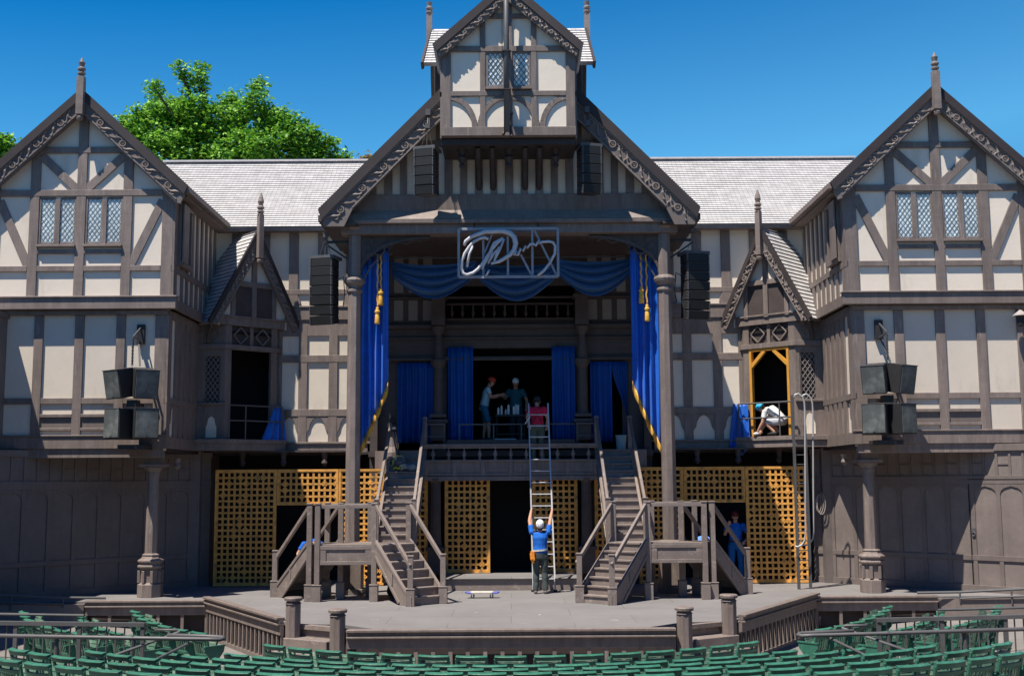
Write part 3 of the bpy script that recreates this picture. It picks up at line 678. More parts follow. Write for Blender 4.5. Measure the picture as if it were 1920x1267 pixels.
# ---------------------------------------------------------------- stage house (centre)
PY = 28.8
def stage_house():
    root = thing('stage_house', 'tall central timber-framed stage house with carved gable porch, projecting attic room and balcony', 'building', (0, 30, 0))
    I = Matrix.Identity(4)
    Fm = lambda y: frame((0, y, 0), (1, 0, 0), (0, -1, 0))
    # porch posts
    for s in (1, -1):
        S = mir(s); x = 3.87
        c = MB(S); c.lathe([(.2, 0), (.2, .9), (.19, .95), (.175, 5), (.165, Z(545, PY)), (.16, Z(520, PY)), (.16, Z(440, PY))], x, PY, 8, .5)
        po = c.build('porch_post', 'timber', root, bevel=.006)
        c = MB(S)
        c.lathe([(.17, Z(549, PY)), (.2, Z(546, PY)), (.2, Z(543, PY)), (.16, Z(540, PY))], x, PY, 14)
        c.lathe([(.17, Z(536, PY)), (.25, Z(530, PY)), (.27, Z(525, PY)), (.25, Z(521, PY)), (.17, Z(518, PY))], x, PY, 14)
        c.build('post_collar', 'timber', po)
        MB(S).lathe([(.17, Z(440, PY)), (.22, Z(434, PY)), (.3, Z(428, PY))], x, PY, 8, .5).build('capital', 'timber', po)
        c = MB(S); c.box(x-.26, x+.26, PY-.26, PY+.26, 0, .75); c.box(x-.3, x+.3, PY-.3, PY+.3, 0, .14); c.build('post_plinth', 'timber', po, bevel=.01)
        # wall returning from the post to the rear
        c = MB(S); c.box(3.6, 3.8, 31.6, 32.3, 0, 9.0); c.build('side_pier', 'inner', root)
        # open eave bracket beam
        c = MB(S); c.box(3.75, 4.0, PY, 32, Z(440, PY)-.0, Z(425, PY)); c.build('side_beam', 'inner', root)
    zb0, zb1 = Z(437, 28.6), Z(412, 28.6)
    b = MB(); b.box(-4.2, 4.2, PY-.22, PY+.2, zb0, zb1-.1); b.box(-4.35, 4.35, PY-.34, PY+.25, zb1-.1, zb1)
    b.build('porch_beam', 'timber', root, bevel=.01)
    # pent ledge above the beam
    p = MB(); p.add([(-4.3, PY-.34, zb1+.003), (4.3, PY-.34, zb1+.003), (3.6, PY-.05, zb1+.36), (-3.6, PY-.05, zb1+.36), (-4.3, PY+.2, zb1+.003), (4.3, PY+.2, zb1+.003), (3.6, PY+.2, zb1+.36), (-3.6, PY+.2, zb1+.36)],
                    [(0, 1, 2, 3), (4, 7, 6, 5), (0, 3, 7, 4), (1, 5, 6, 2), (3, 2, 6, 7), (0, 4, 5, 1)])
    p.build('pent_ledge', 'board', root)
    # gable wall
    ax, za = 0, 14.05; BY = 28.2; GW = 28.75; sl = 1.017; xe = 4.62; ze = za-xe*sl
    MB(Fm(GW)).prism([(-4.1, zb1), (4.1, zb1), (4.1, ze+.2), (0, za-.35), (-4.1, ze+.2)], -.2, 0).build('gable_wall', 'plaster', root)
    t = MB(Fm(GW))
    z1, z2, z3 = Z(365, GW), Z(382, GW), Z(266, GW)
    t.box(-4.05, 4.05, -.02, .07, zb1, z1)
    t.box(-2.9, 2.9, -.02, .065, z3-.13, z3+.02)
    def rz(u): return za-abs(u)*sl-.3
    for k in range(-9, 10):
        u = k*.38; lim = min(z3-.13, rz(u)) if abs(u) < 2.6 else rz(u)
        wd = .17 if abs(k) % 2 else .2
        if lim > z1: t.box(u-wd/2, u+wd/2, -.02, .055, z1, lim)
    for u in (-1.75, 1.75): t.box(u-.09, u+.09, -.02, .056, z3+.02, rz(u))
    for sg in (1, -1): t.board((sg*2.5, z3+.02), (sg*1.85, z3+.7), .16, -.02, .05)
    for sg in (1, -1): t.board((sg*.1, za-.45), (sg*4.1, za-.45-4.0*sl), .16, -.02, .045)
    t.build('timber_frame', 'timber', root, bevel=.005)
    for sg in (1, -1):
        E = (sg*xe, ze)
        b = MB(Fm(BY)); b.prism([(0, za-.24), (E[0], E[1]-.24), (E[0]-sg*.05, E[1]-.42), (E[0]-sg*.55, E[1]-.42), (E[0]-sg*.75, E[1]-.0), (0, za-.70)], -.09, 0)
        cv = MB(b.M); relief(cv, (sg*.2, za-.46-.2*sl), (sg*(xe-.2), ze-.27), .3, .013, step=.72)
        cv.board((0, za-.27), (E[0], E[1]-.27), .04, 0, .035); cv.board((0, za-.67), (E[0]-sg*.75, E[1]+.05), .035, 0, .02)
        cv.build('carving', 'board', b.build('bargeboard', 'recess', root))
        v = MB(Fm(BY)); v.prism([(0, za+.07), (E[0]+sg*.09, E[1]+.0), (E[0], E[1]-.26), (0, za-.23)], -.1, .07); v.build('verge_fascia', 'dark', root)  # dark colour stands for the shadow along this rake
        r = MB(); r.roofplane((sg*(xe+.07), BY-.03, ze-.04), (sg*(xe+.07), 36.5, ze-.04), (0, 36.5, za+.03), (0, BY-.03, za+.03), .12); r.build('roof', 'roof', root)
        g_ = MB(); g_.bar((sg*(xe+.02), BY, ze-.22), (sg*(xe+.02), 33, ze-.22), .14, .14); g_.box(min(sg*3.8, sg*4.6), max(sg*3.8, sg*4.6), BY+.15, 33, ze-.36, ze-.3); g_.build('gutter', 'inner', root)
    # soffit of the porch
    MB().box(-3.9, 3.9, PY+.2, 32.1, zb0+.05, zb0+.15).build('porch_ceiling', 'inner', root)
    # tower behind the attic room, with a cross roof
    tw = MB(); tw.box(-1.85, 1.85, 29.2, 32.6, 10.5, 13.7); tw.build('tower_wall', 'inner', root)
    for x in (-1.8, 1.8): MB().box(x-.09, x+.09, 29.12, 29.3, 11.4, 13.65).build('tower_post', 'dark', root)
    ex = 2.12; zr, zv = Z(57, 30.4), Z(120, 29.0); 
    r = MB(); r.roofplane((-ex-.06, 28.9, zv), (ex+.06, 28.9, zv), (ex-.06, 30.3, zr), (-ex+.06, 30.3, zr), .09); r.build('tower_roof', 'roof', root)
    r = MB(); r.roofplane((-ex-.06, 32.9, zv), (ex+.06, 32.9, zv), (ex-.06, 30.3, zr), (-ex+.06, 30.3, zr), .09); r.build('tower_roof', 'roof', root)
    for sg in (1, -1):
        v = MB(); v.bar((sg*(ex+.09), 28.88, zv-.08), (sg*(ex-.03), 30.3, zr-.08), .06, .2); v.bar((sg*(ex-.03), 30.3, zr-.08), (sg*(ex+.09), 32.9, zv-.08), .06, .2)
        v.add([(sg*1.88, 29.2, zv-.1), (sg*1.88, 32.6, zv-.1), (sg*1.88, 30.3, zr-.1)], [(0, 1, 2)]); v.build('tower_verge', 'dark', root, recalc=False)
        f = MB(); finial(f, sg*2.13, 30.3, zr-.3, Z(5, 30.3), .15); f.build('finial', 'board', root)
    # attic room
    AY = 27.3; hw = 1.6; zA = lambda y: Z(y, AY); BA = 27.1; apex = Z(-35, BA); sA = .9; hA = X(137, 88, BA)
    zt = zA(98); ev = apex-1.9*1.0
    a = MB(Fm(AY)); a.prism([(-hw, zA(254)), (hw, zA(254)), (hw, apex-hw*sA-.25), (0, apex-.28), (-hw, apex-hw*sA-.25)], -1.6, 0); a.build('attic_wall', 'plaster', root)
    t = MB(Fm(AY))
    def rz2(u): return apex-abs(u)*sA-.24
    for u, wd in ((-hw+.1, .22), (hw-.1, .22), (-.62, .13), (.62, .13)): t.box(u-wd/2, u+wd/2, -.02, .055, zA(240), rz2(u))
    t.box(-.1, .1, -.02, .054, zA(240), rz2(0))
    t.box(-hw-.02, hw+.02, -.15, .09, zA(256), zA(240)); 
    t.box(-hw+.21, hw-.21, -.02, .062, zA(181), zA(172)); t.box(-hw+.21, hw-.21, -.02, .062, zA(98), zA(88)); t.box(-.75, .75, -.02, .062, zA(36), zA(28))
    for k in (-1.5, -.5, .5, 1.5):
        c = k*.75; m0, m1 = (c-.36, c+.36)
        inner = 1 if k in (-1.5, .5) else -1
        # quarter-circle braces springing from the four intermediate posts
        xs, xf = ((m0+.03, m1-.05) if inner > 0 else (m1-.03, m0+.05))
        prev = None
        for j in range(9):
            q = j/8*math.pi/2; x = xs+(xf-xs)*math.sin(q); z = zA(240)+(zA(183)-zA(240))*math.cos(q)
            if prev: t.board(prev, (x, z), .13, -.02, .045+.0006*j)
            prev = (x, z)
    for sg in (1, -1): t.board((sg*.05, apex-.36), (sg*1.5, apex-.36-1.45*sA), .12, -.02, .04)
    # side frames of the room
    for sg in (1, -1):
        for yy in (AY+.5, AY+1.0): t.add([Vector(p) for p in []], []) if False else None
    t.build('attic_frame', 'timber', root, bevel=.005)
    for sg in (1, -1):
        t = MB(); x0, x1 = (hw, hw+.05) if sg > 0 else (-hw-.05, -hw)
        t.box(x0, x1, AY+.0, AY+.12, zA(240), apex-hw*sA-.3)
        for yy in (.5, .95): t.box(x0, x1, AY+yy, AY+yy+.1, zA(240), apex-hw*sA-.3)
        t.box(x0-.001*sg, x1+.004*sg, AY, AY+1.5, zA(258), zA(240)); t.box(x0, x1+.002*sg, AY, AY+1.5, zA(181), zA(172)); t.build('attic_side_frame', 'timber', root)
    for u0, u1 in ((-.53, -.1), (.1, .53)):
        z0, z1 = zA(165), zA(98); fr = MB(Fm(AY)); fr.box(u0, u0+.04, 0, .03, z0, z1); fr.box(u1-.04, u1, 0, .03, z0, z1); fr.box(u0+.04, u1-.04, 0, .028, z0, z0+.05); fr.box(u0+.04, u1-.04, 0, .028, z1-.05, z1)
        fr.box(u0-.02, u1+.02, -.02, .12, z0-.06, z0); wo = fr.build('window', 'timber', root)
        g_ = MB(Fm(AY))
        for j in range(5):
            for i in range(3):
                q = random.uniform(-.006, .006); a0 = u0+.04+(u1-u0-.08)*i/3; a1 = a0+(u1-u0-.08)/3; b0 = z0+.05+(z1-z0-.1)*j/5; b1 = b0+(z1-z0-.1)/5
                g_.add([(a0, .007+q, b0), (a1, .007-q, b0), (a1, .009+q, b1), (a0, .009-q, b1)], [(0, 1, 2, 3)])
        g_.build('pane', 'glass', wo)
        l_ = MB(Fm(AY)); leads(l_, u0+.04, u1-.04, z0+.05, z1-.05, 3, 5, .014, .022, .012); l_.build('leading', 'dark', wo)
    for sg in (1, -1):
        b = MB(Fm(BA)); b.prism([(0, apex-.2), (sg*(hA-.06), apex-hA*sA-.14), (sg*(hA-.12), apex-hA*sA-.3), (sg*(hA-.28), apex-hA*sA-.2), (0, apex-.5)], -.07, 0)
        cv = MB(b.M); relief(cv, (sg*.12, apex-.35-.12*sA), (sg*(hA-.16), apex-hA*sA-.2), .15, .012, step=.46)
        cv.build('carving', 'board', b.build('attic_bargeboard', 'recess', root))
        v = MB(Fm(BA)); v.prism([(0, apex+.04), (sg*(hA+.06), apex-hA*sA-.0), (sg*(hA-.05), apex-hA*sA-.17), (0, apex-.21)], -.09, .05); v.build('verge_fascia', 'dark', root)  # shadow under the attic roof edge painted as a dark strip
        r = MB(); r.roofplane((sg*(hA+.04), BA-.02, apex-hA*sA-.01), (sg*(hA+.04), 30.2, apex-hA*sA-.01), (0, 30.2, apex), (0, BA-.02, apex), .09); r.build('attic_roof', 'roof', root)
    # corbels under the attic room
    c = MB(); zc = zA(258)
    c.box(-hw-.02, hw+.02, AY+.1, 28.76, zc-.14, zc-.0)
    for u in (-1.15, -.0, 1.15): c.lathe([(.02, zc-.62), (.07, zc-.55), (.05, zc-.48), (.12, zc-.35), (.07, zc-.28), (.12, zc-.14)], u, AY+.55, 10)
    for u in (-.75, -.4, .4, .75):
        c.tube([(u, AY+.3, zc-.14), (u, AY+.5, zc-.32), (u, AY+1.0, zc-.5), (u, AY+1.44, zc-.9)], .08, 6)
    c.build('corbel', 'dark', root)
    # spandrel arches
    for s in (1, -1):
        S = mir(s); sp_ = MB(S @ frame((0, PY, 0), (1, 0, 0), (0, -1, 0)))
        x0, z0 = 3.74, Z(512, PY); x1, z1 = 2.0, zb0
        pts = [(x0-(x0-x1)*math.sin(q)**1.0*1.0 if False else x0-(x0-x1)*(1-math.cos(q)), z0+(z1-z0-.06)*math.sin(q)) for q in [math.pi/2*j/12 for j in range(13)]]
        for j in range(12):
            a, b = pts[j], pts[j+1]; sp_.prism([a, b, (b[0], z1), (a[0], z1)], -.05, .0)
        for j in range(12): sp_.board(pts[j], pts[j+1], .07, -.07, .04)
        # carving
        cxx, czz = 3.28, z1-.35
        sp_.tube([(cxx+.15*math.cos(q), .015, czz+.15*math.sin(q)) for q in [j*math.pi/8 for j in range(16)]], .025, 6, True)
        for j in range(10):
            q = j*math.pi/5+.3; p0 = (cxx+.19*math.cos(q), .012, czz+.19*math.sin(q)); rr = .36
            if czz+rr*math.sin(q) < z1-.03 and cxx+rr*math.cos(q) < 3.7: sp_.tube([p0, (cxx+.3*math.cos(q+.25), .012, czz+.3*math.sin(q+.25)), (cxx+rr*math.cos(q), .012, czz+rr*math.sin(q))], .016, 5)
        sp_.tube([(2.9-.1*j, .012, z1-.22+.05*math.sin(j*1.5)+.012*j) for j in range(8)], .016, 5)
        sp_.build('spandrel', 'inner', root)
        br = MB(S @ frame((0, PY, 0), (1, 0, 0), (0, -1, 0))); br.tube([(3.75, -.05, Z(560, PY)), (3.68, -.05, Z(525, PY)), (3.5, -.05, Z(500, PY)), (3.25, -.05, Z(478, PY))], .022, 6); br.build('curtain_track', 'metal', root)
    # ---- rear facade
    Y = 31.9; zz = lambda y: Z(y, Y)
    bw = MB()
    xo = X(74, 740, Y); xp = X(134, 700, Y)
    z_top, z_bot = zz(652), 3.7
    sx0, sx1 = 2.12, 3.05; st = zz(680)
    bw.box(-3.8, -sx1, Y, Y+.2, 3.1, 9.0); bw.box(sx1, 3.8, Y, Y+.2, 3.1, 9.0)
    bw.box(-sx0, -1.75, Y, Y+.2, 3.1, z_top); bw.box(1.75, sx0, Y, Y+.2, 3.1, z_top)
    bw.box(-sx1, -sx0, Y, Y+.2, st, z_top); bw.box(sx0, sx1, Y, Y+.2, st, z_top)
    bw.box(-sx1, sx1, Y, Y+.2, z_top, zz(600)); bw.box(-sx1, -1.8, Y, Y+.2, zz(600), 9.0); bw.box(1.8, sx1, Y, Y+.2, zz(600), 9.0)
    bw.box(-1.8, 1.8, Y+.01, Y+.2, zz(535), 9.0)
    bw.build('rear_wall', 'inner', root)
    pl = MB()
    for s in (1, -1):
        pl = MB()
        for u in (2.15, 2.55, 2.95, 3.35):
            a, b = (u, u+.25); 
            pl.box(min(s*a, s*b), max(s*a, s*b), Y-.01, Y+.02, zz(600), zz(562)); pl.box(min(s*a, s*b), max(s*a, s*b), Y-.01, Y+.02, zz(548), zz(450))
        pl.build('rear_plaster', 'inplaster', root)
    t = MB()
    for yy in (668, 632, 606, 556): t.box(-3.8, 3.8, Y-.09, Y-.012, zz(yy+4), zz(yy))
    t.box(-3.8, 3.8, Y-.16, Y-.095, zz(616), zz(609)); t.box(-3.8, 3.8, Y-.13, Y-.095, zz(676), zz(671))
    t.build('cornice', 'inner', root, bevel=.01)
    # upper gallery
    g_ = MB(); g_.box(-1.75, 1.75, Y-.12, Y+.02, zz(572), zz(569)); g_.box(-1.75, 1.75, Y-.12, Y+.02, zz(601), zz(597))
    go = g_.build('gallery_rail', 'inner', root)
    for k in range(12):
        u = -1.6+k*3.2/11; MB().lathe([(.03, zz(597)), (.02, zz(594)), (.05, zz(588)), (.025, zz(580)), (.03, zz(572))], u, Y-.05, 8).build('baluster', 'inner', go)
    MB().box(-1.8, 1.8, Y+1.5, Y+1.6, zz(605), 9.3).box(-1.9, -1.8, Y+.2, Y+1.6, zz(605), 9.3).box(1.8, 1.9, Y+.2, Y+1.6, zz(605), 9.3).build('gallery_back', 'black', root)
    MB().box(-3.8, 3.8, Y-.0, Y+1.6, 9.0, 9.1).build('gallery_ceiling', 'black', root)
    for s in (1, -1):   # pillars in front of the rear wall
        c = MB(mir(s)); x = 1.95; y = Y-.35; q = lambda yy: Z(yy, y)
        c.box(x-.2, x+.2, y-.2, y+.2, q(825), q(790)); c.box(x-.26, x+.26, y-.26, y+.26, q(792), q(786)); c.box(x-.22, x+.22, y-.22, y+.22, q(782), q(776))
        c.lathe([(.17, q(776)), (.14, q(768)), (.13, q(690)), (.16, q(686)), (.21, q(680)), (.22, q(674)), (.14, q(672)), (.12, q(650)), (.1, q(640)), (.09, q(628)), (.16, q(622)), (.2, q(612))], x, y, 12)
        c.box(x-.18, x+.18, y-.18, y+.18, q(610), q(560)); c.box(x-.24, x+.24, y-.24, y+.24, q(560), q(554)); c.build('pillar', 'inner', root)
    # upper stage room
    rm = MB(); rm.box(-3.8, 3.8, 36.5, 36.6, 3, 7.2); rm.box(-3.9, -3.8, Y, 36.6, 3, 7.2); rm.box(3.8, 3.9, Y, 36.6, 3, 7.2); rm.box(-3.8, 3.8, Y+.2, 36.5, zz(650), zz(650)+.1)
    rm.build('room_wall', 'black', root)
    zf = 3.79
    MB().box(-1.72, 1.72, 31.35, 36.5, zf-.12, zf).build('raised_floor', 'inner', root)
    MB().box(-3.8, 3.8, 31.3, 36.5, 3.35, 3.5).build('upper_floor', 'inner', root)
    for s in (1, -1):
        MB(mir(s)).box(2.25, 3.6, 31.1, 31.3, 2.9, 3.5).build('landing_fascia', 'timber', root)
        MB(mir(s)).box(1.9, 3.6, 31.35, 31.5, .0, 3.36).build('pier_wall', 'inner', root)
    # balcony
    bx, by = 2.28, 30.9; q = lambda yy: Z(yy, by)
    b = MB(); b.box(-bx, bx, by, 31.35, q(896), q(864)); b.box(-bx-.05, bx+.05, by-.06, 31.35, q(896)-.06, q(892)); b.box(-bx-.04, bx+.04, by-.05, 31.35, q(865), q(861))
    for k in range(7):
        u = -bx+.05+k*(2*bx-.1)/6; b.box(u-.06, u+.06, by-.035, by, q(892), q(865))
    b.box(-bx, bx, by-.03, by+.0, q(891), q(886))
    b.build('balcony_front', 'timber', root, bevel=.008)
    b = MB(); b.box(-bx-.02, bx+.02, by-.03, by+.09, q(836), q(831.5)); b.box(-bx, bx, by-.0, by+.06, q(840), q(836.002))
    b.build('balcony_rail', 'timber', root, bevel=.006)
    for k in range(-5, 6):
        u = k*.41
        MB().lathe([(.045, q(861)), (.045, q(858)), (.02, q(857)), (.06, q(852)), (.055, q(849)), (.015, q(843)), (.02, q(840))], u, by+.03, 10).build('balcony_baluster', 'timber', root, smooth=True)
    MB().box(-bx, bx, by+.1, 31.35, q(866)-.05, q(866)).build('balcony_floor', 'inner', root)
    # ground floor
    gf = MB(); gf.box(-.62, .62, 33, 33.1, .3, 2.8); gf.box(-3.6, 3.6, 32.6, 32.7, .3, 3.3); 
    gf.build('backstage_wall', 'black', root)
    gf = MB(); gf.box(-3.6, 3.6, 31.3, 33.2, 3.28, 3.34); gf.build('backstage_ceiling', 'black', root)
    for s in (1, -1):
        c = MB(mir(s)); x = 1.98; y = 31.0; q2 = lambda yy: Z(yy, y)
        c.box(x-.2, x+.2, y-.2, y+.2, .3, q2(1030)); c.box(x-.25, x+.25, y-.25, y+.25, q2(1030), q2(1024)); c.lathe([(.17, q2(1024)), (.14, q2(1010)), (.13, q2(905)), (.2, q2(897))], x, y, 10); c.build('ground_column', 'inner', root)
    # step in front of the doorway
    s_ = MB(); s_.box(-1.75, 1.75, 29.55, 31.2, 0, .27); s_.build('door_step', 'board', root, bevel=.01)
    s_ = MB(); s_.box(-1.73, 1.73, 29.5, 31.2, .273, .30); s_.build('step_tread', 'stage', root, bevel=.005)
    MB().box(-3.6, 3.6, 31.2, 33.2, 0, .28).build('threshold', 'dark', root)
    return root
stage_house()

# flagpole held in front of the attic room
fp = thing('flagpole', 'grey flagpole clamped in front of the attic windows', 'flagpole', (0, 26.85, 10.9))
fx, fy = -.04, 26.9
MB().tube([(fx, fy, Z(246, fy)), (fx, fy, Z(-60, fy)+.6)], [.075, .055], 12).build('pole', 'metal', fp, smooth=True)
b = MB(); b.bar((fx-.09, fy+.02, Z(252, fy)), (fx+.13, 27.3, Z(224, fy)+.3), .05, .06); b.bar((fx+.10, fy, Z(256, fy)), (fx+.02, 27.3, Z(205, fy)), .05, .05)
b.build('bracket', 'dark', fp)
for q in (170, 98): MB().box(fx-.1, fx+.1, fy-.1, 27.3, Z(q, fy), Z(q-2, fy)).build('clamp', 'dark', fp)
MB().tube([(fx-.1, fy-.03, Z(110, fy)), (fx-.11, fy-.03, Z(20, fy)), (fx-.08, fy, Z(-30, fy))], .008, 5).build('halyard', 'cable', fp)

# ---------------------------------------------------------------- lattice screens
def lattice(name_label, u0, u1, v0, v1, Y, s=1, fw=.06, sp_=.152, seed=0, frame_on=True):
    S = mir(s); rr = random.Random(seed)
    t = thing('lattice_screen', name_label, 'lattice screen', (s*(u0+u1)/2, Y, v0), 0, 'golden lattice screens')
    Fm = S @ frame((0, Y, 0), (1, 0, 0), (0, -1, 0))
    if frame_on:
        f = MB(Fm); f.box(u0, u0+fw, -.03, .03, v0, v1); f.box(u1-fw, u1, -.03, .03, v0, v1); f.box(u0+fw, u1-fw, -.03, .028, v1-fw, v1); f.box(u0+fw, u1-fw, -.03, .028, v0, v0+fw); f.build('frame', 'lattice', t)
    nu = max(1, round((u1-u0-2*fw)/sp_)); nv = max(1, round((v1-v0-2*fw)/sp_)); du = (u1-u0-2*fw)/nu; dv = (v1-v0-2*fw)/nv
    l_ = MB(Fm)
    for i in range(nu+1): x = u0+fw+i*du; l_.box(x-.027, x+.027, -.012, .010, v0+.03, v1-.03)
    for j in range(nv+1): z = v0+fw+j*dv; l_.box(u0+.03, u1-.03, -.010, .014, z-.027, z+.027)
    for i in range(nu):
        for j in range(nv):
            if rr.random() < .16:
                x = u0+fw+i*du; z = v0+fw+j*dv
                for q in range(4):
                    a = math.pi/4+q*math.pi/2; l_.board((x, z), (x+.075*math.cos(a), z+.075*math.sin(a)), .03, -.006, .02+.001*q)
    l_.build('lattice', 'lattice', t)
for s in (-1, 1):
    sd = SD(s); Y = 31.0
    x0, x1, x2, x3 = X(557, 1000, Y), X(441, 1000, Y), X(325, 1000, Y), X(264, 1000, Y)
    zt = Z(877, Y); zm = Z(944, Y)
    lattice('tall golden lattice screen at the far %s, beside the dark doorway' % sd, x1+.006, x0, .02, zt, Y, s, seed=1+s)
    lattice('wide low golden lattice panel above the dark doorway on the %s' % sd, x2+.006, x1-.006, zm, zt, Y, s, seed=5+s)
    lattice('narrow golden lattice screen behind the %s porch post' % sd, x3-.35, x2-.006, .02, zt, Y, s, seed=9+s)
    y2 = 31.1
    lattice('golden lattice screen directly %s of the central dark doorway' % sd, .56, 1.75, .31, 3.1, y2, s, seed=13+s, sp_=.16)
    lattice('narrow golden lattice strip between the dark column and the %s staircase' % sd, 2.2, 2.75, .31, 3.1, y2, s, seed=17+s, sp_=.16)

# ---------------------------------------------------------------- curtains
def drape(mb, pts_top, zt, zb, folds, amp, nz=14, sub=8, pinch=None, seed=0):
    """hanging cloth: pts_top two (x,y) ends, zt/zb functions of t in 0..1"""
    rr = random.Random(seed); (x0, y0), (x1, y1) = pts_top; L = math.hypot(x1-x0, y1-y0); n = folds*sub
    ux, uy = (x1-x0)/L, (y1-y0)/L; nx, ny = -uy, ux; ph = [rr.uniform(-.8, .8) for _ in range(folds+1)]; am = [rr.uniform(.5, 1.3) for _ in range(folds+1)]
    F_ = []
    for j in range(nz+1):
        v = j/nz; row = []
        for i in range(n+1):
            t = i/n; k = t*folds; ki = min(int(k), folds-1); fr = k-ki
            A = amp*(am[ki]*(1-fr)+am[ki+1]*fr)*(.55+.45*v); p = ph[ki]*(1-fr)+ph[ki+1]*fr
            o = A*math.sin(2*math.pi*k+p+.4*math.sin(3*v+ki)); o += A*.25*math.sin(4.3*math.pi*k+2*v)
            tt = t
            if pinch: tt = pinch(t, v)
            a, b = zt(t), zb(t); z = a+(b-a)*v
            row.append(Vector((x0+ux*L*tt+nx*o, y0+uy*L*tt+ny*o, z)))
        F_.append(row)
    off = Vector((nx, ny, 0))*.012; vs = [p for r in F_ for p in r]+[p+off for r in F_ for p in r]; m = n+1; N = len(vs)//2; fs = []
    for j in range(nz):
        for i in range(n):
            a = j*m+i; fs.append((a, a+1, a+m+1, a+m)); fs.append((a+N, a+m+N, a+m+1+N, a+1+N))
    for i in range(n): fs.append((i, i+N, i+1+N, i+1)); a = nz*m+i; fs.append((a, a+1, a+1+N, a+N))
    for j in range(nz): a = j*m; fs.append((a, a+m, a+m+N, a+N)); a = j*m+n; fs.append((a, a+N, a+m+N, a+m))
    mb.add(vs, fs); return F_
for s in (-1, 1):
    Y = 29.05; S = mir(s); xa, xb = X(281, 700, Y), X(229, 700, Y)
    ztf = lambda t: Z(505, Y)+(Z(460, Y)-Z(505, Y))*t**.6
    zlo, zhi = Z(838, Y), Z(716, Y)
    zbf = lambda t: zlo+(zhi-zlo)*(t*.85+.15*t*t)
    t_ = thing('stage_curtain', 'long blue curtain with diagonal gold-fringed hem beside the %s porch post' % SD(s), 'curtain', (s*3.3, Y, 3.5), 0, 'long blue front curtains')
    m = MB(S); drape(m, ((xa, Y), (xb, Y)), ztf, zbf, 4, .11, 20, 12, seed=3); m.build('cloth', 'velvet', t_, smooth=True)
    m = MB(S); drape(m, ((xa, Y-.0), (xb, Y-.0)), lambda t: zbf(t)+.02, lambda t: zbf(t)-.24, 4, .117, 2, 12, seed=3); m.build('gold_fringe', 'gold', t_, smooth=True)
    # tassels
    for k, (d_, yb) in enumerate(((248, 590), (242, 571)) if s < 0 else ((247, 570), (257, 604))):
        yy = Y-.2; x = s*X(d_, 560, yy) if s < 0 else X(d_, 560, yy)
        zb_ = Z(yb+ (16 if s < 0 and k == 0 else 0), yy); zt_ = Z(475, yy)
        tg = thing('curtain_tassel', '%s gold tassel on a %s cord over the %s blue curtain' % (('lower', 'longer') if (k == 0) == (s < 0) else ('upper', 'shorter'), SD(s)) if False else '%s-hanging gold tassel and cord against the %s blue curtain' % ('lower' if (k == 0) == (s < 0) else 'higher', SD(s)), 'tassel', (x, yy, zb_), 0, 'gold curtain tassels')
        m = MB(); m.tube([(x+.012*math.sin(j*1.1), yy, zb_+.42+(zt_-zb_-.42)*j/24) for j in range(25)], .022, 6); m.build('cord', 'gold', tg, smooth=True)
        m = MB(); m.lathe([(.058, zb_), (.066, zb_+.03), (.055, zb_+.24), (.04, zb_+.27), (.075, zb_+.3), (.06, zb_+.34), (.03, zb_+.37), (.045, zb_+.4), (.02, zb_+.43)], x, yy, 12); m.build('tassel_head', 'gold', tg, smooth=True)
# swags
def swag(label, xa, xb, ytop, ybot, Y, seed):
    zt, zb = Z(ytop, Y), Z(ybot, Y); nu, nv = 40, 44; vs = []; rr = random.Random(seed); ph = rr.uniform(0, 2)
    G_ = []
    for j in range(nv+1):
        v = j/nv; row = []
        for i in range(nu+1):
            u = i/nu*2-1; sag = (1-u*u); spread = .06*(1-sag)
            zc = zt-.05-(.12+(zt-zb-.12)*v)*sag**.8-.42*v*(1-sag)**2*.8
            o = .11*math.sin(v*math.pi*8+ph+1.2*u)*sag+.12*math.sin(math.pi*v)*sag+.02*math.sin(v*40)*(1-sag)
            x = (xa+xb)/2+(xb-xa)/2*u*(1+.0*v)
            row.append((x, Y-o, zc))
        G_.append(row)
    m = nu+1; vs = [p for r in G_ for p in r]; N = len(vs); vs += [(p[0], p[1]+.02, p[2]) for p in vs]; fs = []
    for j in range(nv):
        for i in range(nu): a = j*m+i; fs.append((a, a+1, a+m+1, a+m)); fs.append((a+N, a+m+N, a+m+1+N, a+1+N))
    for i in range(nu): fs.append((i, i+N, i+1+N, i+1)); a = nv*m+i; fs.append((a, a+1, a+1+N, a+N))
    for j in range(nv): a = j*m; fs.append((a, a+m, a+m+N, a+N)); a = j*m+nu; fs.append((a, a+N, a+m+N, a+m))
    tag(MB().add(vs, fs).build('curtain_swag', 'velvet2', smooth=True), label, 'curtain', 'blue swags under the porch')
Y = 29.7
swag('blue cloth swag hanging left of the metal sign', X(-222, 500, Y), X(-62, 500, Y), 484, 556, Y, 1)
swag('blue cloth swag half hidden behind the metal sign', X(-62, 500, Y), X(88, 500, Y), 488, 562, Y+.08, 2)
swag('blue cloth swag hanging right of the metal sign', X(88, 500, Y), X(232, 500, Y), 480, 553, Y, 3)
tag(MB().tube([(-3.6, Y+.05, Z(482, Y)), (3.6, Y+.05, Z(482, Y))], .02, 8).build('curtain_rod', 'metal'), 'thin metal rod carrying the three blue swags', 'rod')
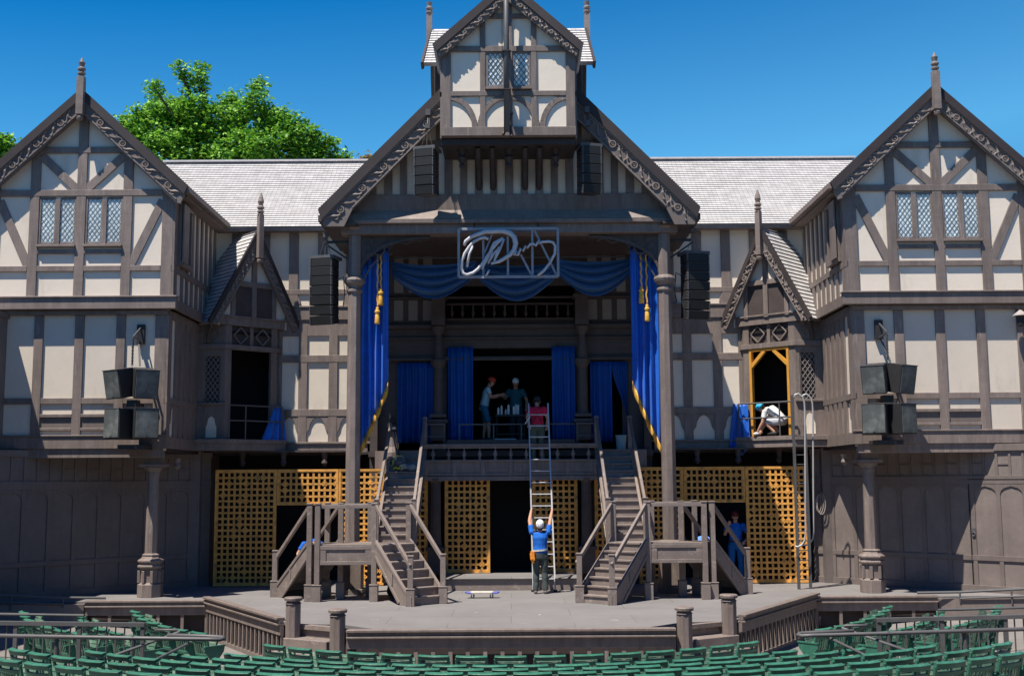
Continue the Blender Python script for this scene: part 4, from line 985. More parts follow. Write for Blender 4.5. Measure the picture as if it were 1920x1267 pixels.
# curtains of the upper stage
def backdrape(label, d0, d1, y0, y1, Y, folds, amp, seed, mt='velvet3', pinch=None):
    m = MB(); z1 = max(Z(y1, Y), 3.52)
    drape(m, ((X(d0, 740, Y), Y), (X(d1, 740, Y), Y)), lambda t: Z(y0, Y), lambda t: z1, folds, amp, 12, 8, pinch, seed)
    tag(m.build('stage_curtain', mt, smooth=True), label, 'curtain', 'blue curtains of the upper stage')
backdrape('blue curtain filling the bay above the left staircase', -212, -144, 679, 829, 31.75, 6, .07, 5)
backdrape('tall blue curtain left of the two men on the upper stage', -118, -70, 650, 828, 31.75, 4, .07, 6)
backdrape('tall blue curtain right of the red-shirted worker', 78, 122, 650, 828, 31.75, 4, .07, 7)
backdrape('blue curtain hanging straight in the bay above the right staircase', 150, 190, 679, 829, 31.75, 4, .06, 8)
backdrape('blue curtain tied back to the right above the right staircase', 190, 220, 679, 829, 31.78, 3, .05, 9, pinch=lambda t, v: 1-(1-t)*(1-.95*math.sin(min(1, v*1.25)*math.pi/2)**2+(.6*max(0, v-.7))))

# ---------------------------------------------------------------- hanging metal sign with signature
sg_ = thing('metal_sign', 'openwork grey metal frame sign with a looping handwritten signature, hung under the porch beam', 'sign', (0, 28.35, 7.4))
SY = 28.35
def PX(px, py, Y=SY): return (X(px-956, py, Y), Y, Z(py, Y))
m = MB(); zT, zB = Z(429, SY), Z(519, SY); xL, xR = X(-95, 475, SY), X(91, 475, SY)
for z in (zT, zB): m.box(xL, xR, SY-.03, SY+.03, z-.03, z+.03)
for x in (xL, xR): m.box(x-.03, x+.03, SY-.032, SY+.032, zB, zT)
m.build('frame', 'midiron', sg_)
m = MB()
for px in (907, 953, 999): x = X(px-956, 475, SY); m.box(x-.027, x+.027, SY+.0, SY+.028, zB+.03, zT-.03)
m.bar(PX(977, 477, SY+.03), PX(997, 516, SY+.03), .05, .03, (0, 1, 0)); m.bar(PX(1003, 432, SY+.03), PX(1045, 518, SY+.03), .05, .03, (0, 1, 0)); m.bar(PX(925, 436, SY+.03), PX(907, 480, SY+.03), .04, .03, (0, 1, 0))
m.build('crossbars', 'midiron', sg_)
m = MB()
strokes = [[(871, 460), (874, 452), (886, 443), (911, 434), (944, 433), (957, 437), (965, 444), (968, 457), (965, 468), (957, 478), (937, 490), (921, 494)],
 [(917, 448), (909, 445), (900, 447), (889, 453), (880, 463), (872, 475), (867, 488), (866, 503), (869, 512), (876, 515), (888, 511), (897, 504), (905, 494), (915, 479), (925, 465), (935, 454), (944, 446)],
 [(944, 446), (927, 455), (920, 470), (914, 488), (905, 505), (915, 478), (926, 463), (922, 478), (915, 494), (929, 472), (936, 462), (930, 480), (926, 491), (938, 468), (946, 448)],
 [(969, 470), (965, 478), (972, 478), (977, 466), (981, 471), (987, 461), (989, 465), (995, 458), (1001, 457), (1005, 461), (1012, 451), (1012, 457), (1017, 454), (1030, 453), (1038, 455), (1042, 462), (1041, 476), (1032, 493), (1020, 508), (1009, 517)],
 [(876, 500), (881, 475), (888, 460)], [(918, 506), (911, 518)]]
for k, st in enumerate(strokes): m.tube([PX(a, b, SY-.06-.004*k) for a, b in st], [((.04, .038, .028, .034, .03, .026)[k] if k != 0 else .034+.034*math.sin(math.pi*j/(len(st)-1))) for j in range(len(st))], 8)
m.build('signature', 'paleiron', sg_, smooth=True)
m = MB()
for px in (890, 1010): m.tube([PX(px, 429), (X(px-956, 410, SY), PY-.3, Z(420, PY))], .012, 6)
m.build('hanger', 'cable', sg_)

# ---------------------------------------------------------------- staircases
def stairs(s):
    S = mir(s); sd = SD(s)
    root = thing('staircase', '%s brown wooden staircase with landing, lower flight angled towards centre stage' % sd, 'staircase', (s*3.2, 27.3, 0), 0, 'staircases up to the balcony')
    ZL = 1.28
    def flight(P, u, n, wd, run, z0, z1, nst, closed=True, rail=True, rh=.86, post_top=True):
        """P = lower front corner centre, u across, n ascending direction"""
        Fm = S @ frame((P[0], P[1], 0), (u[0], u[1], 0), (n[0], n[1], 0))     # x across, y along ascent
        rise = (z1-z0)/nst; tr = run/nst
        for i in range(nst):
            st = MB(Fm); st.box(-wd/2+.05, wd/2-.05, i*tr-.03, (i+1)*tr+.02, z0+(i+1)*rise-.04, z0+(i+1)*rise)
            st.box(-wd/2+.05, wd/2-.05, i*tr, i*tr+.02, z0+i*rise, z0+(i+1)*rise-.04); st.build('step', 'board', root, bevel=.005)
        for sg in (1, -1):
            x0, x1 = sorted((sg*(wd/2-.05), sg*(wd/2))); st = MB(Fm)
            hh = .16; low = .32
            poly = [(-.1, z0), (.32, z0), (run, z1-low), (run, z1+.1), (-.02, z0+.22), (-.1, z0+.2)]
            st.add([(x0, a, b) for a, b in poly]+[(x1, a, b) for a, b in poly], [tuple(range(6)), tuple(range(11, 5, -1))]+[(i, i+6, (i+1) % 6+6, (i+1) % 6) for i in range(6)])
            xo = x1 if sg > 0 else x0
            a0, a1 = (xo, xo+sg*.02); a0, a1 = min(a0, a1), max(a0, a1)
            st.bar(((a0+a1)/2, -.05, z0+.16), ((a0+a1)/2, run, z1+.04), .022, .07); st.bar(((a0+a1)/2, .36, z0+.04), ((a0+a1)/2, run, z1-low+.05), .022, .07)
            mid = run*.48; zm = z0+(z1-z0)*.48-.1; st.box(a0+.001, a1+.001, mid-.03, mid+.03, zm-.1, zm+.16)
            st.build('stringer', 'board', root, bevel=.004)
            if rail:
                st = MB(Fm); xc = sg*(wd/2-.02)
                st.bar((xc, -.05, z0+rh+.0), (xc, run+.02, z1+rh-.0), .07, .09); st.build('handrail', 'board', root, bevel=.008)
    def newel(x, y, z0, z1, w=.12, foot=True):
        n_ = MB(S); n_.box(x-w/2, x+w/2, y-w/2, y+w/2, z0, z1); n_.box(x-w/2-.012, x+w/2+.012, y-w/2-.012, y+w/2+.012, z1, z1+.03)
        if foot: n_.box(x-w/2-.035, x+w/2+.035, y-w/2-.035, y+w/2+.035, z0, z0+.36); n_.box(x-w/2-.045, x+w/2+.045, y-w/2-.045, y+w/2+.045, z0+.36, z0+.38)
        n_.build('newel_post', 'board', root, bevel=.006)
    # lower flight (built on the right side, mirrored): direction of ascent away from centre/front
    A = Vector((2.20, 25.95)); B = Vector((1.52, 26.50)); u = (A-B).normalized(); n = Vector((-u.y, u.x))
    if n.y < 0: n = -n
    wd = .98; run = 1.35; P = (A+B)/2
    flight(P, u, n, wd, run, 0, ZL, 7)
    newel(A.x, A.y, 0, 1.06); newel(B.x, B.y, 0, 1.06)
    tA = P+u*(wd/2-.02)+n*(run+.08); tB = P-u*(wd/2-.02)+n*(run+.08)
    zt = ZL+.9
    newel(tA.x, tA.y, 0, zt); newel(tB.x, tB.y, 0, zt)
    # landing
    fy = tA.y; xo = 4.42
    deck = [(tB.x-.05, tB.y), (tA.x, tA.y), (xo, fy+.0), (xo+.05, fy+.75), (xo-.6, fy+1.15), (tB.x-.05, fy+1.15)]
    MB(S).slab(deck, ZL-.06, ZL).build('landing_deck', 'board', root, bevel=.005)
    f = MB(S); f.box(tA.x+.06, xo-.06, fy-.02, fy+.03, ZL-.46, ZL-.06); f.box(tA.x+.06, xo-.06, fy-.045, fy-.02, ZL-.12, ZL-.03); f.box(tA.x+.06, xo-.06, fy-.045, fy-.02, ZL-.46, ZL-.38)
    f.box(tA.x+.06, tA.x+.2, fy-.04, fy-.02, ZL-.38, ZL-.12); f.box(xo-.2, xo-.06, fy-.04, fy-.02, ZL-.38, ZL-.12); f.build('landing_panel', 'board', root, bevel=.005)
    newel(xo, fy, 0, zt); newel(xo+.2, fy+.1, 0, zt); newel(xo-.05, fy+1.1, 0, zt); newel(3.35, fy+1.1, 0, zt)
    r_ = MB(S); r_.box(tA.x, xo, fy-.035, fy+.035, zt-.09, zt-.0); r_.build('handrail', 'board', root, bevel=.006)
    r_ = MB(S); r_.box(3.35, xo-.05, fy+1.07, fy+1.13, zt-.09, zt-.0); r_.build('handrail', 'board', root, bevel=.006)
    # outer small flight going down to the outside
    C = Vector((xo+.2, fy+.05)); Dd = Vector((5.62, 28.25)); dirv = (C-Dd).normalized(); un = Vector((-dirv.y, dirv.x))
    if un.y < 0: un = -un
    L = (C-Dd).length; wd2 = .85
    flight(Dd+un*wd2/2, un, dirv, wd2, L-.05, 0, ZL, 7)
    newel(Dd.x, Dd.y, 0, 1.06); e = Dd+un*wd2; newel(e.x, e.y, 0, 1.06); e = C+un*wd2; newel(e.x, e.y, 0, zt)
    # upper flight
    y0 = fy+.75
    flight(Vector((2.72, y0)), Vector((1, 0)), Vector((0, 1)), .92, 31.15-y0, ZL, 3.5, 12, rh=.88)
    for x in (2.72-.44, 2.72+.44): newel(x, y0-.04, ZL-.6, ZL+.98, .11, False); newel(x, 31.1, 3.0, 4.35, .11, False)
    d_ = MB(S); d_.box(2.3, 3.2, fy+.5, y0, ZL-.05, ZL-.002); d_.build('landing_deck', 'board', root)
for s in (-1, 1): stairs(s)

# ---------------------------------------------------------------- apron fence, gate posts, steps
def fence(label, a, b, ztop, zbot, slat=.3, nm='apron_fence', hgt=.34):
    a, b = Vector(a), Vector(b); d = (b-a); L = d.length; d.normalize(); n = Vector((d.y, -d.x))
    if n.y > 0: n = -n
    t = thing(nm, label, 'fence', ((a.x+b.x)/2, (a.y+b.y)/2, zbot))
    Fm = frame((a.x, a.y, 0), (d.x, d.y, 0), (n.x, n.y, 0))
    m = MB(Fm); m.box(0, L, -.05, .12, ztop-.05, ztop); m.box(0, L, -.03, .07, ztop-.12, ztop-.05); m.box(0, L, -.05, .10, ztop-.16, ztop-.12); m.build('cap_rail', 'timber', t, bevel=.008)
    m = MB(Fm); m.box(0, L, -.03, .04, ztop-hgt, ztop-.16); m.build('rail_board', 'timber', t)
    k = max(1, int(L/slat))
    for i in range(k+1):
        u = L*i/k; m = MB(Fm); m.box(max(0, u-.035), min(L, u+.035), -.02, .02, zbot, ztop-hgt); m.build('slat', 'timber', t)
    m = MB(Fm); m.box(0, L, -.25, -.2, zbot, ztop-.1); m.build('backing', 'dark', t)
    m = MB(Fm); m.box(0, L, -.03, .03, zbot, zbot+.08); m.build('bottom_rail', 'timber', t)
fence('straight low brown fence along the centre front edge of the stage', (-2.95, 21.45), (2.95, 21.45), .07, -.82)
for s in (-1, 1):
    fence('slatted fence slanting along the %s front edge of the stage' % SD(s), (s*6.95, 27.25), (s*4.4, 22.95), .12, -.82, .26)
    fence('low fence along the %s rear edge of the stage under the wing column' % SD(s), (s*9.75, 27.3), (s*6.98, 27.3), .04, -.8, .5)
    for k, (x, y, h) in enumerate(((4.12, 22.55, .52), (3.13, 21.55, .40))):
        t = thing('bollard_post', 'round-capped brown post at the stage steps, %s on the %s side' % ('outer' if k == 0 else 'inner', SD(s)), 'post', (s*x, y, -.82), 0, 'round-capped posts at the stage steps')
        MB(mir(s)).lathe([(.145, -.82), (.145, h-.1)], x, y, 8, .5).build('shaft', 'timber', t, bevel=.008)
        MB(mir(s)).lathe([(.155, h-.1), (.12, h-.06), (.17, h-.04), (.175, h), (.16, h+.02), (.05, h+.025)], x, y, 16).build('cap', 'timber', t)
    # steps down between the posts
    t = thing('stage_steps', 'three steps down from the stage between the %s pair of posts' % SD(s), 'steps', (s*3.7, 22.2, -.8))
    a, b = Vector((4.2, 22.75)), Vector((3.2, 22.1)); d = (a-b).normalized(); n = Vector((d.y, -d.x)); n = n if n.y < 0 else -n
    Fm = mir(s) @ frame((b.x, b.y, 0), (d.x, d.y, 0), (n.x, n.y, 0))
    for i in range(3): m = MB(Fm); m.box(.02+i*.01, 1.1-i*.01, i*.3-.05, i*.3+.3, -.82, -.2-.2*i); m.build('step', 'board', t, bevel=.01)
    m = MB(Fm); m.box(0, 1.15, -.1, -.055, -.82, -.02); m.box(0, 1.15, -.13, .0, -.06, .02); m.build('back_board', 'board', t)
    # wall rail beyond the stage
    t = thing('wall_rail', 'low panelled wall with steel pipe rail at the far %s edge of the stage' % SD(s), 'railing', (s*11, 27, 0))
    m = MB(mir(s)); m.add([(9.8, 27.3, -.8), (13.2, 25.6, -.8), (13.2, 25.7, -.8), (9.8, 27.42, -.8), (9.8, 27.3, -.05), (13.2, 25.6, .12), (13.2, 25.7, .12), (9.8, 27.42, -.05)], [(0, 1, 5, 4), (1, 2, 6, 5), (2, 3, 7, 6), (3, 0, 4, 7), (4, 5, 6, 7), (0, 3, 2, 1)]); m.build('low_wall', 'panel', t)
    m = MB(mir(s)); m.tube([(9.3, 27.3, .09), (10.2, 27.1, .12), (13.2, 25.55, .42)], .03, 8); m.tube([(10.2, 27.06, -.02), (13.2, 25.52, .25)], .022, 8); m.build('pipe', 'metal', t)
    for k in range(4):
        q = k/3; MB(mir(s)).tube([(10.2+2.9*q, 27.08-1.5*q, -.1), (10.2+2.9*q, 27.08-1.5*q, .12+.29*q)], .02, 6).build('post', 'metal', t)

# ---------------------------------------------------------------- ladders
YB, YT = 29.1, 30.75
lad = thing('extension_ladder', 'tall aluminium extension ladder leaning on the balcony, steadied by the man in blue', 'ladder', (.9, 29.1, 0))
def LP(px, py, t): y = YB+(YT-YB)*t; return Vector((X(px-956, py, y), y, max(.0, Z(py, y))))
b0 = Vector((.53, YB, .0)); b1 = Vector((1.07, YB, .0)); t0 = Vector((X(34, 757, YT), YT, Z(757, YT))); t1 = Vector((X(70, 757, YT), YT, Z(757, YT)))
for a, b in ((b0, t0), (b1, t1)): MB().bar(a, b, .035, .08, (0, 1, 0)).build('rail', 'alu', lad)
k = 16
for i in range(1, k):
    q = i/k; p = b0.lerp(t0, q); r_ = b1.lerp(t1, q); MB().tube([p, r_], .017, 8).build('rung', 'alu', lad)
for p in (b0, b1): MB().box(p.x-.05, p.x+.05, p.y-.05, p.y+.05, 0, .05).build('foot', 'blackmetal', lad)
MB().tube([b0.lerp(t0, .93)+Vector((-.02, -.06, .02)), b0.lerp(t0, .93)+Vector((.03, -.08, -.03)), b0.lerp(t0, .93)+Vector((-.03, -.07, -.1)), b0.lerp(t0, .93)+Vector((-.1, -.06, -.2))], .012, 5).build('rope', 'wax', lad)
hl = thing('hooped_ladder', 'fixed steel access ladder with curved hoop rails beside the right golden screen', 'ladder', (7.1, 29.4, 0))
hy = 29.3
def HP(px, py, y=hy): return (X(px-956, py, y), y, Z(py, y))
x0, x1 = X(533, 900, hy), X(557, 900, hy)
MB().box(x0-.035, x0+.035, hy-.02, hy+.02, 0, Z(744, hy)).build('rail', 'metal', hl); MB().box(x1-.035, x1+.035, hy+.1, hy+.14, 0, Z(800, hy)).build('rail', 'metal', hl)
for i in range(1, 17): z = i*.235; MB().tube([(x0, hy, z), (x1, hy+.12, z)], .014, 6).build('rung', 'metal', hl)
for (a, b, yt, yb) in ((1487, 1508, 742, 1028), (1502, 1523, 743, 1025)):
    dy_ = 0 if a == 1487 else .35
    yy = hy-.12+dy_; pts = [HP(a, yt+8, yy), HP(a+3, yt+1, yy), HP(a+9, yt-1, yy), HP(a+16, yt+5, yy), HP(b-1, yt+16, yy), HP(b, yt+32, yy), HP(b, yb-25, yy), HP(b-2, yb-12, yy), HP(b-7, yb-4, yy), HP(b-14, yb, yy), HP(b-20, yb-1, yy)]
    MB().tube(pts, .022, 8).build('hoop_rail', 'alu', hl, smooth=True)

# ---------------------------------------------------------------- people
def ring(c, a, b, ra, rb, n=14): return [c+a*(ra*math.cos(2*math.pi*k/n))+b*(rb*math.sin(2*math.pi*k/n)) for k in range(n)]
def loft(mb, secs, n=14):
    """secs: list of (centre, lateral, normal, ra, rb)"""
    mb.rings([ring(Vector(c), Vector(a).normalized(), Vector(b).normalized(), ra, rb, n) for c, a, b, ra, rb in secs])
def limb(mb, pts, rad, n=12): mb.tube(pts, rad, n)
def remesh(mb, name, m, parent, vox, smooth_it=2):
    inv = parent_inv(parent); me = bpy.data.meshes.new('tmp'); me.from_pydata([inv @ p for p in mb.v], [], mb.f)
    bm = bmesh.new(); bm.from_mesh(me); bmesh.ops.recalc_face_normals(bm, faces=bm.faces); bm.to_mesh(me); bm.free()
    o = bpy.data.objects.new('tmp', me); COL.objects.link(o)
    r_ = o.modifiers.new('r', 'REMESH'); r_.mode = 'VOXEL'; r_.voxel_size = vox
    if smooth_it: sm = o.modifiers.new('s', 'SMOOTH'); sm.iterations = smooth_it; sm.factor = .5
    dg = bpy.context.evaluated_depsgraph_get(); dg.update(); m2 = bpy.data.meshes.new_from_object(o.evaluated_get(dg)); bpy.data.objects.remove(o)
    m2.name = name
    for p in m2.polygons: p.use_smooth = True
    m2.materials.clear(); m2.materials.append(m); ob = bpy.data.objects.new(name, m2); COL.objects.link(ob); ob.parent = parent; return ob
SKIN = (.50, .27, .19)
def person(label, J, face, look, shirt, legs, helmet, short=True, shoes=(.03, .03, .03), hair=(.03, .02, .015), extra=None, long_sleeve=False, hemdrop=.06):
    """J: dict of world joints; face: body-forward unit vector; look: head-forward vector"""
    V_ = {k: Vector(v) for k, v in J.items()}
    t = thing('person', label, 'person', (V_['pelvis'].x, V_['pelvis'].y, min(V_['anL'].z, V_['anR'].z)-.08))
    f = Vector(face).normalized(); spine = (V_['neck']-V_['pelvis']).normalized()
    lat = (V_['shR']-V_['shL']).normalized(); hl_ = (V_['hipR']-V_['hipL']).normalized(); fr = lat.cross(spine); fr = fr if fr.dot(f) > 0 else -fr; fr.normalize()
    pel, neck = V_['pelvis'], V_['neck']; wst = pel.lerp(neck, .35)+V_.get('bend', Vector((0, 0, 0))); chest = pel.lerp(neck, .72)+V_.get('bend', Vector((0, 0, 0)))*.8; shc = (V_['shL']+V_['shR'])/2
    def torso(mb, g, lo=-.12):
        loft(mb, [(pel+spine*lo, hl_, fr, .145+g, .105+g), (pel, hl_, fr, .165+g, .118+g), (wst, hl_.lerp(lat, .4), fr, .145+g, .105+g), (chest, lat, fr, .175+g, .118+g), (shc-spine*.02, lat, fr, .175+g, .09+g), (neck-spine*.015, lat, fr, .085+g, .06+g)])
    skin = cmat(SKIN, .5); b = MB(); torso(b, 0)
    hd = V_['head']; lk = Vector(look).normalized(); up = (hd-neck).normalized(); up = (up-lk*up.dot(lk)).normalized(); hr = lk.cross(up)
    b.tube([neck-spine*.04, hd-up*.06-lk*.01], [.06, .055], 12)
    loft(b, [(hd-up*.115+lk*.05, hr, lk, .03, .03), (hd-up*.09+lk*.02, hr, lk, .052, .065), (hd-up*.04+lk*.005, hr, lk, .068, .085), (hd, hr, lk, .075, .093), (hd+up*.05, hr, lk, .073, .09), (hd+up*.09, hr, lk, .055, .07), (hd+up*.115, hr, lk, .02, .03)])
    b.tube([hd+lk*.085+up*.005, hd+lk*.108-up*.03, hd+lk*.09-up*.038], [.008, .014, .012], 6)
    for sg in (1, -1): b.ball(hd+hr*sg*.078-up*.01, .026, 8, 6, (.6, 1, 1.2))
    for sd in 'LR':
        sh, el, wr = V_['sh'+sd], V_['el'+sd], V_['wr'+sd]; hp, kn, an = V_['hip'+sd], V_['kn'+sd], V_['an'+sd]
        limb(b, [sh-lat*(.03 if sd == 'R' else -.03), sh, sh.lerp(el, .4), el, el.lerp(wr, .3), wr], [.055, .056, .05, .042, .044, .028])
        limb(b, [hp, hp.lerp(kn, .4), kn, kn.lerp(an, .35), an], [.09, .078, .055, .058, .036])
        # foot
        ff = f.copy(); ff.z = 0; ff.normalize() if ff.length > .1 else None
        if 'toe'+sd in V_: ff = (V_['toe'+sd]-an); ff.z = 0; ff.normalize()
        limb(b, [an-ff*.03-Vector((0, 0, .02)), an-Vector((0, 0, .04))+ff*.06, an-Vector((0, 0, .055))+ff*.15], [.038, .04, .026])
        # hand: palm + four fingers + thumb
        d = (wr-el).normalized(); grip = V_.get('grip'+sd); pd = V_.get('palm'+sd, fr); pd = (pd-d*pd.dot(d)); pd = pd.normalized() if pd.length > .01 else up; sd_ = d.cross(pd).normalized()
        pc = wr+d*.05
        loft(b, [(wr, sd_, pd, .024, .018), (wr+d*.03, sd_, pd, .036, .016), (wr+d*.085, sd_, pd, .042, .015), (wr+d*.095, sd_, pd, .038, .012)], 10)
        for k in range(4):
            o = wr+d*.09+sd_*(-.031+.0205*k); ln = (.028, .033, .031, .024)[k]
            limb(b, [o-d*.02, o+d*ln+pd*.004, o+d*(ln*1.45)+pd*.03, o+d*ln*1.15+pd*.055], [.0105, .010, .0095, .008], 6)
        ts = -1 if sd == 'L' else 1
        limb(b, [wr+d*.025+sd_*ts*.025, wr+d*.055+sd_*ts*.055+pd*.012, wr+d*.075+sd_*ts*.052+pd*.04], [.013, .012, .009], 6)
    remesh(b, 'body', skin, t, .0085, 1)
    e = MB()
    for sg in (1, -1): e.ball(hd+lk*.088+hr*sg*.03+up*.012, .009, 6, 5)
    e.tube([hd+lk*.082+hr*.022-up*.065, hd+lk*.09-up*.066, hd+lk*.082-hr*.022-up*.065], .005, 5); e.build('face_features', cmat((.08, .03, .025), .5), t)
    if hair: 
        h = MB(); loft(h, [(hd-up*.06-lk*.03, hr, lk, .072, .07), (hd-up*.0-lk*.022, hr, lk, .083, .085), (hd+up*.05-lk*.01, hr, lk, .082, .095), (hd+up*.1-lk*.005, hr, lk, .062, .075), (hd+up*.125, hr, lk, .02, .03)]); h.build('hair', cmat(hair, .8), t, smooth=True)
    if helmet:
        h = MB(); loft(h, [(hd+up*.015-lk*.008, hr, lk, .100, .122), (hd+up*.05-lk*.006, hr, lk, .102, .124), (hd+up*.09, hr, lk, .095, .115), (hd+up*.13, hr, lk, .072, .085), (hd+up*.152, hr, lk, .035, .045), (hd+up*.156, hr, lk, .005, .005)], 20)
        ho = h.build('helmet', cmat(helmet, .35), t, smooth=True)
        v = MB()
        for (a, c_) in ((0, .02), (.045, .055), (-.045, .055), (.03, -.03), (-.03, -.03), (.06, -.06), (-.06, -.06), (0, .095), (0, -.085), (.07, .01), (-.07, .01), (.035, -.1), (-.035, -.1)):
            p = hd+up*.16+hr*a+lk*c_; q = hd+up*.05+hr*a*1.0+lk*c_
            rr_ = math.sqrt((a/.1)**2+(c_/.12)**2); p = hd+hr*a+lk*c_+up*(.152*math.sqrt(max(.05, 1-rr_**2*.75)))
            v.ball(p, .010, 8, 5)
        v.tube([hd+up*.03+hr*.104*math.cos(q)+lk*(.126*math.sin(q))-lk*.007 for q in [j*math.pi/8 for j in range(16)]], .006, 5, True)
        v.build('helmet_vents', 'blackmetal', ho)
        st = MB(); st.tube([hd+hr*.085+up*.02, hd+hr*.07-up*.07+lk*.02, hd-up*.125+lk*.04, hd-hr*.07-up*.07+lk*.02, hd-hr*.085+up*.02], .006, 5); st.build('chin_strap', 'blackmetal', t)
    # shirt
    c = MB(); torso(c, .017, -hemdrop)
    for sd in 'LR':
        sh, el, wr = V_['sh'+sd], V_['el'+sd], V_['wr'+sd]; sg = 1 if sd == 'R' else -1
        if long_sleeve: limb(c, [sh-lat*.04*sg, sh, sh.lerp(el, .5), el, wr], [.065, .072, .066, .055, .04])
        else: limb(c, [sh-lat*.04*sg, sh, sh.lerp(el, .35), sh.lerp(el, .62)], [.065, .072, .068, .068])
    remesh(c, 'shirt', cmat(shirt, .8), t, .012, 2)
    c = MB(); loft(c, [(pel+spine*(.06), hl_, fr, .163, .122), (pel, hl_, fr, .185, .137), (pel-spine*.13, hl_, fr, .165, .12)])
    for sd in 'LR':
        hp, kn, an = V_['hip'+sd], V_['kn'+sd], V_['an'+sd]
        if short: limb(c, [hp, hp.lerp(kn, .5), hp.lerp(kn, .93)], [.108, .098, .088])
        else:
            pts = [hp, hp.lerp(kn, .5), kn, kn.lerp(an, .3), kn.lerp(an, .55), kn.lerp(an, .8), an-Vector((0, 0, .01))]; limb(c, pts, [.106, .096, .078, .082, .07, .076, .07])
    remesh(c, 'trousers' if not short else 'shorts', cmat(legs, .85), t, .012, 2)
    for sd in 'LR':
        an = V_['an'+sd]; ff = Vector((f.x, f.y, 0)); ff = ff.normalized() if ff.length > .1 else Vector((0, -1, 0))
        if 'toe'+sd in V_: ff = (V_['toe'+sd]-an); ff.z = 0; ff.normalize()
        lt = ff.cross(Vector((0, 0, 1))); c = MB(); zz0 = an.z-.085
        loft(c, [(Vector((an.x, an.y, zz0+.035))-ff*.075, lt, (0, 0, 1), .03, .03), (Vector((an.x, an.y, zz0+.05))-ff*.03, lt, (0, 0, 1), .045, .052), (Vector((an.x, an.y, zz0+.045))+ff*.06, lt, (0, 0, 1), .048, .045), (Vector((an.x, an.y, zz0+.032))+ff*.15, lt, (0, 0, 1), .046, .032), (Vector((an.x, an.y, zz0+.025))+ff*.2, lt, (0, 0, 1), .025, .02)])
        c.build('shoe', cmat(shoes, .6), t, smooth=True)
    return t, V_, fr, lat, spine
def standing(x, y, z0, h, az, sp_=.11, lean=0.0, arms=None, toe=None):
    """az: facing angle in degrees, 0 = facing +Y (away), 180 = facing the viewer"""
    a = R(az); f = Vector((-math.sin(a), math.cos(a), 0)); r_ = Vector((f.y, -f.x, 0)); k = h/1.78; o = Vector((x, y, z0)); U = Vector((0, 0, 1))
    P = lambda l, fw, u: o+r_*(l*k)+f*(fw*k)+U*(u*k)
    J = dict(pelvis=P(0, 0, .96), neck=P(0, .02+lean, 1.48), head=P(0, .045+lean, 1.63), shL=P(-.19, .01+lean, 1.42), shR=P(.19, .01+lean, 1.42), hipL=P(-.1, 0, .92), hipR=P(.1, 0, .92),
             knL=P(-sp_, .03, .5), knR=P(sp_, .03, .5), anL=P(-sp_-.02, -.02, .09), anR=P(sp_+.02, -.02, .09), elL=P(-.25, -.02, 1.14), elR=P(.25, -.02, 1.14), wrL=P(-.26, .08, .88), wrR=P(.26, .08, .88))
    if arms: J.update({q: P(*v) for q, v in arms.items()})
    return J, f, P
# man steadying the ladder, seen from behind
J, f, P = standing(.70, 28.62, 0, 1.76, 0, .10, arms=dict(shL=(-.2, .03, 1.46), shR=(.2, .03, 1.46), elL=(-.235, .18, 1.72), elR=(.235, .18, 1.72), wrL=(-.255, .4, 1.93), wrR=(.285, .4, 1.93), head=(0, .02, 1.63), neck=(0, .02, 1.49)))
lz = lambda z, side: (b0.lerp(t0, z/t0.z) if side < 0 else b1.lerp(t1, z/t1.z))
for sd, sg in (('L', -1), ('R', 1)):
    q = lz(2.02, sg); J['wr'+sd] = q+Vector((0, -.07, -.07)); J['el'+sd] = Vector((.70+sg*.25, 28.78, 1.72)); J['palm'+sd] = Vector((-sg*.6, .9, 0))
t_, V_, fr, lat, spn = person('person in blue T-shirt, white vented helmet and grey trousers reaching up to hold the ladder', J, f, (0, .75, .6), (.01, .13, .55), (.055, .07, .07), (.75, .75, .77), short=False, shoes=(.15, .13, .12))
b = MB(); loft(b, [((V_['pelvis']+Vector((0, 0, .06))), (1, 0, .08), (0, 1, 0), .19, .15), ((V_['pelvis']+Vector((0, 0, .10))), (1, 0, .08), (0, 1, 0), .187, .147)], 18); b.build('tool_belt', cmat((.5, .48, .42)), t_)
b = MB(); q = V_['pelvis']+Vector((-.2, -.08, 0)); b.box(q.x-.04, q.x+.06, q.y-.06, q.y+.04, q.z-.02, q.z+.06); b.tube([q+Vector((-.02, -.05, .02)), q+Vector((0, -.06, -.12)), q+Vector((.03, -.05, -.22))], [.035, .045, .03], 8); b.tube([q+Vector((.04, -.06, .03)), q+Vector((.05, -.07, -.15))], [.02, .025], 6); b.build('work_gloves', cmat((.72, .25, .03)), t_)
# man in profile on the upper stage (raised floor 3.79)
J, f, P = standing(X(-50, 760, 32.7), 32.7, 3.79, 1.82, -90, .07, lean=.10, arms=dict(elL=(-.2, .2, 1.2), elR=(.2, .2, 1.2), wrL=(-.13, .44, 1.24), wrR=(.13, .44, 1.26), head=(0, .2, 1.62), palmL=(0, 0, 0)))
del J['palmL']; J['anR'] = J['anR']+Vector((.16, 0, 0)); J['knR'] = J['knR']+Vector((.1, 0, 0))
person('person in orange-red helmet, pale blue T-shirt and blue shorts standing in profile', J, f, (1, 0, -.45), (.36, .54, .64), (.03, .14, .26), (.62, .06, .03), shoes=(.02, .03, .04), hemdrop=.14)
# man facing the viewer behind the cart
J, f, P = standing(X(10, 760, 33.1), 33.1, 3.79, 1.80, 175, .1, lean=.03, arms=dict(elR=(.3, .05, 1.2), wrR=(.34, .22, 1.24), elL=(-.31, .02, 1.14), wrL=(-.3, .14, .92)))
person('person in white helmet and dark teal shirt facing out behind the cart', J, f, (0, -1, -.4), (.015, .10, .13), (.015, .05, .08), (.75, .78, .82), short=False, hair=None)
